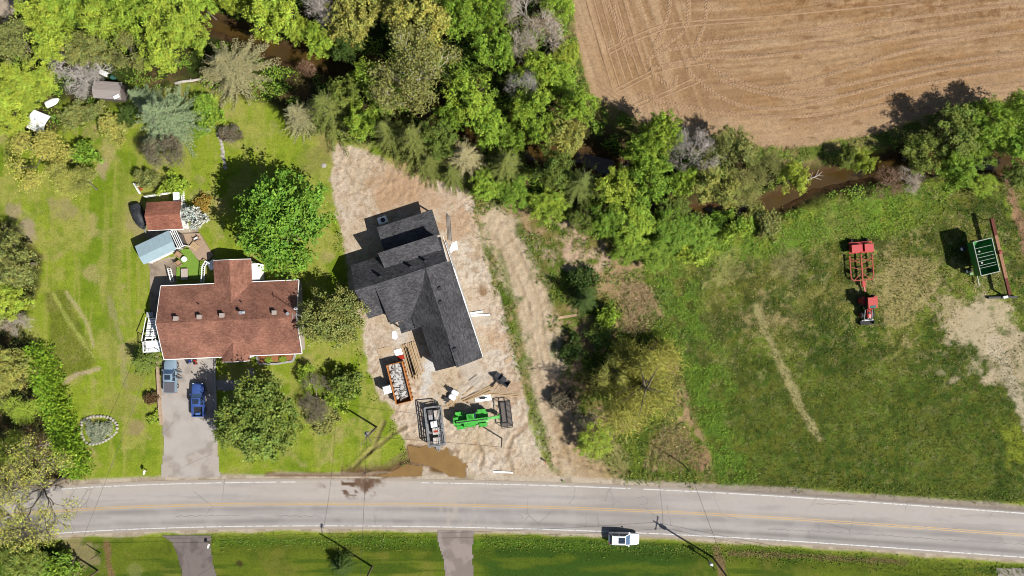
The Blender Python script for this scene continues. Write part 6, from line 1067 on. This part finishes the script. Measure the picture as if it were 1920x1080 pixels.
for (a, za), (b, zb) in zip(pr[:-1], pr[1:]): m.bar((0, a, za), (0, b, zb), 2 * bw, .05)
m.build('shell', BK, o)
for s in (-1, 1): MB().add([(s * bw, y, z) for y, z in pr] + [(s * (bw - .05), y, z) for y, z in pr], [tuple(range(6)), tuple(range(11, 5, -1))] + [(i, i + 6, (i + 1) % 6 + 6, (i + 1) % 6) for i in range(6)]).build('side_plate', BK, o); MB().box((s * .5, -.68, .45), (.12, .3, .5)).build('bracket', BK, o)

# ------------------------------------------------------------------ farm machines
TR = mat('tractor_red', A(214, 62, 52), .4, 0, .1, 3, 0, .4); RUST = mat('faded_red_steel', A(190, 84, 56), .6, 0, .2, 4)
p = W(1624, 572, .6); o = thing('tractor', 'red farm tractor with a cab parked in the meadow', 'tractor', p.to_2d().to_3d() + Vector((0, 0, hz(p.x, p.y))), R(-86))
MB().loft([rsec(-.6, .3, .7, 1.1), rsec(.4, .38, .65, 1.45), rsec(1.6, .36, .65, 1.4), rsec(2.0, .3, .75, 1.3)]).build('hood', TR, o, True); MB().bar((-1.2, 0, .75), (1.9, 0, .7), .5, .4).build('chassis', BLACK, o)
cb = MB().loft([[(-1.2, -.62, 1.0), (.45, -.62, 1.0), (.45, .62, 1.0), (-1.2, .62, 1.0)], [(-1.1, -.68, 2.4), (.35, -.68, 2.4), (.35, .68, 2.4), (-1.1, .68, 2.4)]]).build('cab', GLASS, o); MB().box((-.4, 0, 2.5), (1.75, 1.5, .2), 0, .93).build('cab_roof', TR, cb); MB().box((.2, 0, 2.615), (.35, .9, .03)).build('roof_hatch', mat('teal_glass', A(70, 140, 130), .2), cb)
for s in (-1, 1):
    wheel(o, -.75, s * .95, .82, .45, TR); wheel(o, 1.45, s * .85, .5, .32, TR); MB().box((-.75, s * .95, 1.68), (1.2, .55, .08)).build('fender', TR, o); MB().box((2.02, s * .18, 1.2), (.04, .14, .12)).build('headlight', LAMP, o); MB().bar((.5, s * .55, 1.3), (2.5, s * .6, .7), .12, .16).build('loader_arm', BLACK, o); MB().bar((.6, s * .55, .9), (.6, s * .55, 1.9), .14).build('loader_post', BLACK, o)
MB().box((1.2, 0, 1.475), (.4, .35, .03)).build('grille_panel', BLACK, o); MB().tube([(.9, .3, 1.4), (.9, .3, 2.3)], .05, 8).build('exhaust', BLACK, o); m = MB().box((2.75, 0, .12), (.7, 2.1, .06)).box((2.42, 0, .4), (.06, 2.1, .6))
for s in (-1, 1): m.box((2.7, s * 1.05, .35), (.6, .05, .5))
m.build('loader_bucket', RUBBER, o); MB().bar((2.35, -.9, .7), (2.35, .9, .7), .1).bar((2.2, -.5, .6), (2.35, .5, .9), .08).build('front_linkage', STEEL, o)
p = W(1614, 494, .5); o = thing('towed_planter', 'red towed planter with a tube frame and seed boxes behind the tractor', 'farm implement', p.to_2d().to_3d() + Vector((0, 0, hz(p.x, p.y))), R(4)); m = MB()
fr = [(-1.75, 1.3), (-1.75, -2.1), (-1.4, -2.6), (1.4, -2.6), (1.75, -2.1), (1.75, 1.3)]
for a, b in zip(fr[:-1], fr[1:]): m.bar((*a, .7), (*b, .7), .16, .16)
m.bar((0, 1.4, .75), (0, -2.6, .75), .2, .18).build('tube_frame', RUST, o); m = MB()
for a, b in (((-1.75, .9), (0, -.1)), ((1.75, .9), (0, -.1)), ((-1.75, -.4), (0, -1.0)), ((1.75, -.4), (0, -1.0)), ((-1.2, -2.5), (0, -1.4)), ((1.2, -2.5), (0, -1.4)), ((-1.75, .3), (-.1, .7)), ((1.75, .3), (.1, .7))): m.bar((*a, .72), (*b, .72), .09, .09)
m.build('cross_brace', RUST, o); MB().bar((0, -2.6, .7), (.35, -4.4, .55), .2, .2).build('drawbar', TR, o); MB().box((.1, -3.2, .75), (.5, .9, .35)).build('gearbox', TR, o)
MB().bar((-1.9, 1.75, .9), (1.9, 1.75, .9), .25, .2).build('rear_beam', TR, o)
for x, w_ in ((-.95, 1.5), (1.0, 1.4)): b_ = MB().box((x, 2.35, 1.05), (w_, 1.2, .8), 0, .94).build('seed_box', TR, o); MB().box((x, 2.35, 1.47), (w_ * .98, 1.15, .05)).build('lid', mat('pale_red_paint', A(226, 92, 92), .4, 0, .08), b_)
MB().box((.0, 2.3, 1.0), (.3, 1.3, .5)).build('hitch_tower', TR, o); MB().bar((-1.8, 3.2, .8), (1.8, 3.2, .8), .3, .25).bar((-1.2, 3.0, 1.0), (1.4, 3.1, 1.1), .14, .14).build('press_bar', TR, o)
for x in (-1.2, 1.2): MB().disc((x, 3.55, .38), (1, 0, 0), .38, .22).build('wheel', RUBBER, o)
for x in (-1.6, 1.6): MB().disc((x, -1.2, .32), (1, 0, 0), .32, .2).build('wheel', RUBBER, o)
# wagon
p = W(1842, 482, 2.6); o = thing('grain_wagon', 'dark green grain wagon with pale rim and cross bars in the meadow', 'wagon', p.to_2d().to_3d() + Vector((0, 0, hz(p.x, p.y))), R(13.5)); WG = mat('wagon_green', A(56, 150, 70), .4, 0, .2, 3, 0, .4); hw, hl = 1.45, 2.6
def inner(hx, hy, z): return [(-hx, -hy, z), (hx, -hy, z), (hx, hy, z), (-hx, hy, z)]
m = MB().loft([inner(.7, 1.2, .9), inner(hw, hl, 2.0), inner(hw, hl, 3.4)], False); m.loft([inner(hw - .05, hl - .05, 3.4), inner(hw - .05, hl - .05, 2.02), inner(.66, 1.16, .95)], False).add(inner(.7, 1.2, .92), [(0, 1, 2, 3)]); m.build('hopper', WG, o); PR = mat('pale_rim_paint', A(196, 204, 188), .5)
for s in (-1, 1): MB().bar((s * hw, -hl - .06, 3.43), (s * hw, hl + .06, 3.43), .1, .1).build('rim', PR, o); MB().bar((-hw + .08, s * hl, 3.43), (hw - .08, s * hl, 3.43), .1, .1).build('rim', PR, o)
for y in (-1.5, -1.1, -.45, .1, .6, 1.55): MB().bar((-hw + .08, y, 3.3), (hw - .08, y, 3.3), .05, .05).build('cross_bar', PR, o)
for y in (-.9, .9): MB().disc((.1, y, 2.0), (0, 0, 1), .16, .05).build('marker_disc', PR, o)
for y in (-1.9, 1.7):
    for s in (-1, 1): MB().disc((s * 1.25, y, .5), (1, 0, 0), .5, .34, 16).build('wheel', RUBBER, o); MB().disc((s * 1.44, y, .5), (1, 0, 0), .26, .06, 12).build('hub', WHITE, o)
    MB().bar((-1.2, y, .5), (1.2, y, .5), .14).build('axle', BLACK, o)
MB().bar((0, -2.0, .65), (0, 1.9, .65), .25, .2).build('chassis', BLACK, o)
for x in (-.6, .6):
    for y in (-1.1, 1.1): MB().bar((x, y, .6), (x, y, 1.05), .12).build('strut', BLACK, o)
MB().bar((-.1, -2.0, .6), (-.15, -4.4, .5), .12, .12).build('drawbar', PR, o); MB().box((-1.2, -2.3, .9), (.5, .4, .3)).build('ladder_step', mat('pale_green_paint', A(150, 190, 130), .5), o)
# conveyor auger
a, b = W(1859, 410, 1.9), W(1893, 553, 1.7); o = thing('grain_auger', 'long rusty grain auger on wheels beside the green wagon', 'auger', (a.x, a.y, 0)); d = b - a; u = d.normalized(); RU = mat('rusty_steel', A(176, 128, 96), .8, .1, .3, 4); RU2 = mat('dark_rust', A(120, 60, 44), .8, .1, .3, 4)
def ap(t, z=0): q = d * t; return Vector((q.x, q.y, 1.9 - .2 * t + z))
MB().bar(tuple(ap(0)), tuple(ap(.22)), .5, .36).build('upper_trough', RU2, o); MB().bar(tuple(ap(.22)), tuple(ap(.78)), .5, .36).build('trough', RU, o); MB().bar(tuple(ap(.78)), tuple(ap(1.0)), .44, .3).build('lower_trough', RU2, o); sdv = Vector((-u.y, u.x, 0))
for s in (-1, 1): q = ap(.44) + sdv * s * .8; MB().disc((q.x, q.y, .35), tuple(sdv), .35, .2).build('wheel', RUBBER, o); MB().bar((q.x, q.y, .35), tuple(ap(.46, -.1)), .09).build('strut', RU2, o); MB().bar((q.x, q.y, .35), tuple(ap(.3, -.1)), .07).build('strut', RU2, o)
q = ap(.44); MB().box((q.x, q.y, q.z + .2), (.5, .4, .3), .3).build('motor', mat('motor_red', A(170, 60, 50), .5), o)
f = ap(1.0); MB().bar(tuple(Vector((f.x, f.y, .22)) - Vector((2.1, -.35, 0)) * -1), tuple(Vector((f.x, f.y, .22)) + Vector((-2.3, -.45, 0))), .3, .4).build('foot_bar', BLACK, o); MB().bar((f.x, f.y, .2), tuple(f), .2).build('foot_post', BLACK, o); MB().box((f.x + .15, f.y - .35, .5), (.7, .35, .4), .2).build('drive_cover', WHITE, o); t0 = ap(0); MB().bar((t0.x, t0.y, t0.z), (t0.x, t0.y, 0), .1).build('prop', RU2, o)

# ------------------------------------------------------------------ poles and wires
POLEM = mat('pole_wood', A(134, 116, 98), .9, 0, .2, 5)
def pole(px, py, h, label, arms=(), trans=(), lamp=None, r=.16, m=POLEM, name='utility_pole'):
    p = G(px, py); o = thing(name, label, 'pole', p); MB().tube([(0, 0, -.3), (0, 0, h * .5), (0, 0, h)], [r, r * .85, r * .65], 9).build('shaft', m, o, True)
    for z, l, a in arms:
        c, s = math.cos(R(a)), math.sin(R(a)); MB().bar((-l * c, -l * s, z), (l * c, l * s, z), .1, .12).build('crossarm', m, o)
        for t in (-.92, 0, .92): MB().tube([(l * t * c, l * t * s, z), (l * t * c, l * t * s, z + .25)], .05, 6).build('insulator', STEEL, o)
    for z, a in trans: x, y = .38 * math.cos(R(a)), .38 * math.sin(R(a)); MB().tube([(x, y, z), (x, y, z + .1), (x, y, z + .9), (x, y, z + 1.0)], [.22, .3, .3, .2], 10).build('transformer', STEEL, o)
    if lamp: a, l = R(lamp[0]), lamp[1]; MB().tube([(0, 0, h - .6), (math.cos(a) * l * .5, math.sin(a) * l * .5, h - .2), (math.cos(a) * l, math.sin(a) * l, h - .1)], .04, 6).build('lamp_arm', STEEL, o); MB().box((math.cos(a) * l, math.sin(a) * l, h - .16), (.6, .25, .14), a).build('lamp_head', STEEL, o)
    return o
P3 = pole(698, 1062, 9.6, 'tall wooden pole with a lamp arm at the bottom left of centre', lamp=(85, 1.4)); P4 = pole(1337, 1046, 11.2, 'tall wooden pole with transformer and crossarm beside the white car', ((10.6, 1.1, 80),), ((8.6, 150),)); P5 = pole(184, 1070, 10.2, 'tall wooden pole in the lower left grass', ((9.8, .9, 80),), ())
P2 = pole(706, 801, 8.0, 'wooden pole with transformer and pale arms on the front lawn', ((7.2, 1.5, 55), (6.6, .9, -60)), ((5.2, 150),)); P1 = pole(941, 822, 6.0, 'thin dark pole standing in front of the telehandler', r=.11, m=BLACK); P7 = pole(1277, 867, 5.6, 'short dark pole at the lower right of the vacant lot', r=.1, m=BLACK); P6 = pole(188, 1037, 2.6, 'short post at the lower left verge', r=.1); P8 = pole(1326, 1049, 4.6, 'short pole with a box right beside the tall transformer pole', (), ((2.2, 120),), None, .1)
def wire(a, b, sag, label, r=.022, za=0, zb=0):
    a, b = Vector(a), Vector(b); n = 14; pts = []
    for i in range(n + 1): t = i / n; q = a.lerp(b, t); q.z -= sag * 4 * t * (1 - t); pts.append(q)
    o = MB().tube(pts, r, 4).build('power_line', BLACK); tag(o, label, 'cable')
def top(o, h, dx=0, dy=0): return o.location + Vector((dx, dy, h))
X0 = Vector((-100, -47, 9.6)); X1 = Vector((104, -56, 10.6))
for k, (h5, h3, h4, dy) in enumerate(((10.0, 9.5, 10.85, .0), (8.6, 8.2, 9.0, .0))):
    nm = ('upper', 'lower')[k]
    wire(X0 + Vector((0, 0, -1.4 * k)), top(P5, h5), .5, nm + ' power line left of the lower left pole'); wire(top(P5, h5), top(P3, h3), .7, nm + ' power line between the lower left pole and the lamp pole'); wire(top(P3, h3), top(P4, h4), .9, nm + ' power line between the lamp pole and the transformer pole'); wire(top(P4, h4), X1 + Vector((0, 0, -1.5 * k)), .8, nm + ' power line right of the transformer pole')
wire(top(P3, 9.2), top(P2, 7.4), .5, 'cable crossing the road to the front lawn pole'); wire(top(P5, 9.2), (h1.matrix_basis @ Vector((-10.6, -2.6, 4.3))), .6, 'cable crossing the road to the bungalow'); wire(top(P4, 9.5), top(P7, 5.5), .5, 'cable crossing the road to the vacant lot'); wire(top(P2, 7.0), top(P1, 5.9), .4, 'cable from the front lawn pole to the thin dark pole')
for x, y, lb in ((277, 882, 'pale mailbox on a post left of the driveway mouth'), (396, 1019, 'pale mailbox on a post across the road')):
    p = G(x, y); o = thing('mailbox', lb, 'mailbox', p, R(80)); MB().box((0, 0, .5), (.1, .1, 1.0)).build('post', TIMBER, o); MB().loft([[(x_, math.cos(a) * .14, 1.0 + max(0, math.sin(a)) * .26) for a in [math.pi * k / 6 for k in range(7)]] for x_ in (-.3, .3)]).build('box', WHITE, o); MB().box((.05, .17, 1.15), (.16, .02, .08)).build('flag', RP, o)
p = G(1022, 864); o = thing('marker_post', 'small white survey post with an orange tip at the lot edge', 'post', p); MB().box((0, 0, .4), (.18, .18, .8)).build('stake', WHITE, o); MB().box((0, 0, .85), (.2, .2, .12)).build('tip', mat('orange_tip', A(220, 90, 40), .6), o)
p = G(645, 573); o = thing('garden_pole', 'short dark stake at the lawn corner behind the olive tree', 'post', G(641, 440)); MB().tube([(0, 0, -.1), (0, 0, .9)], .06, 6).build('stake', POLEM, o); MB().box((0, 0, .95), (.25, .1, .12)).build('cap', BLACK, o)
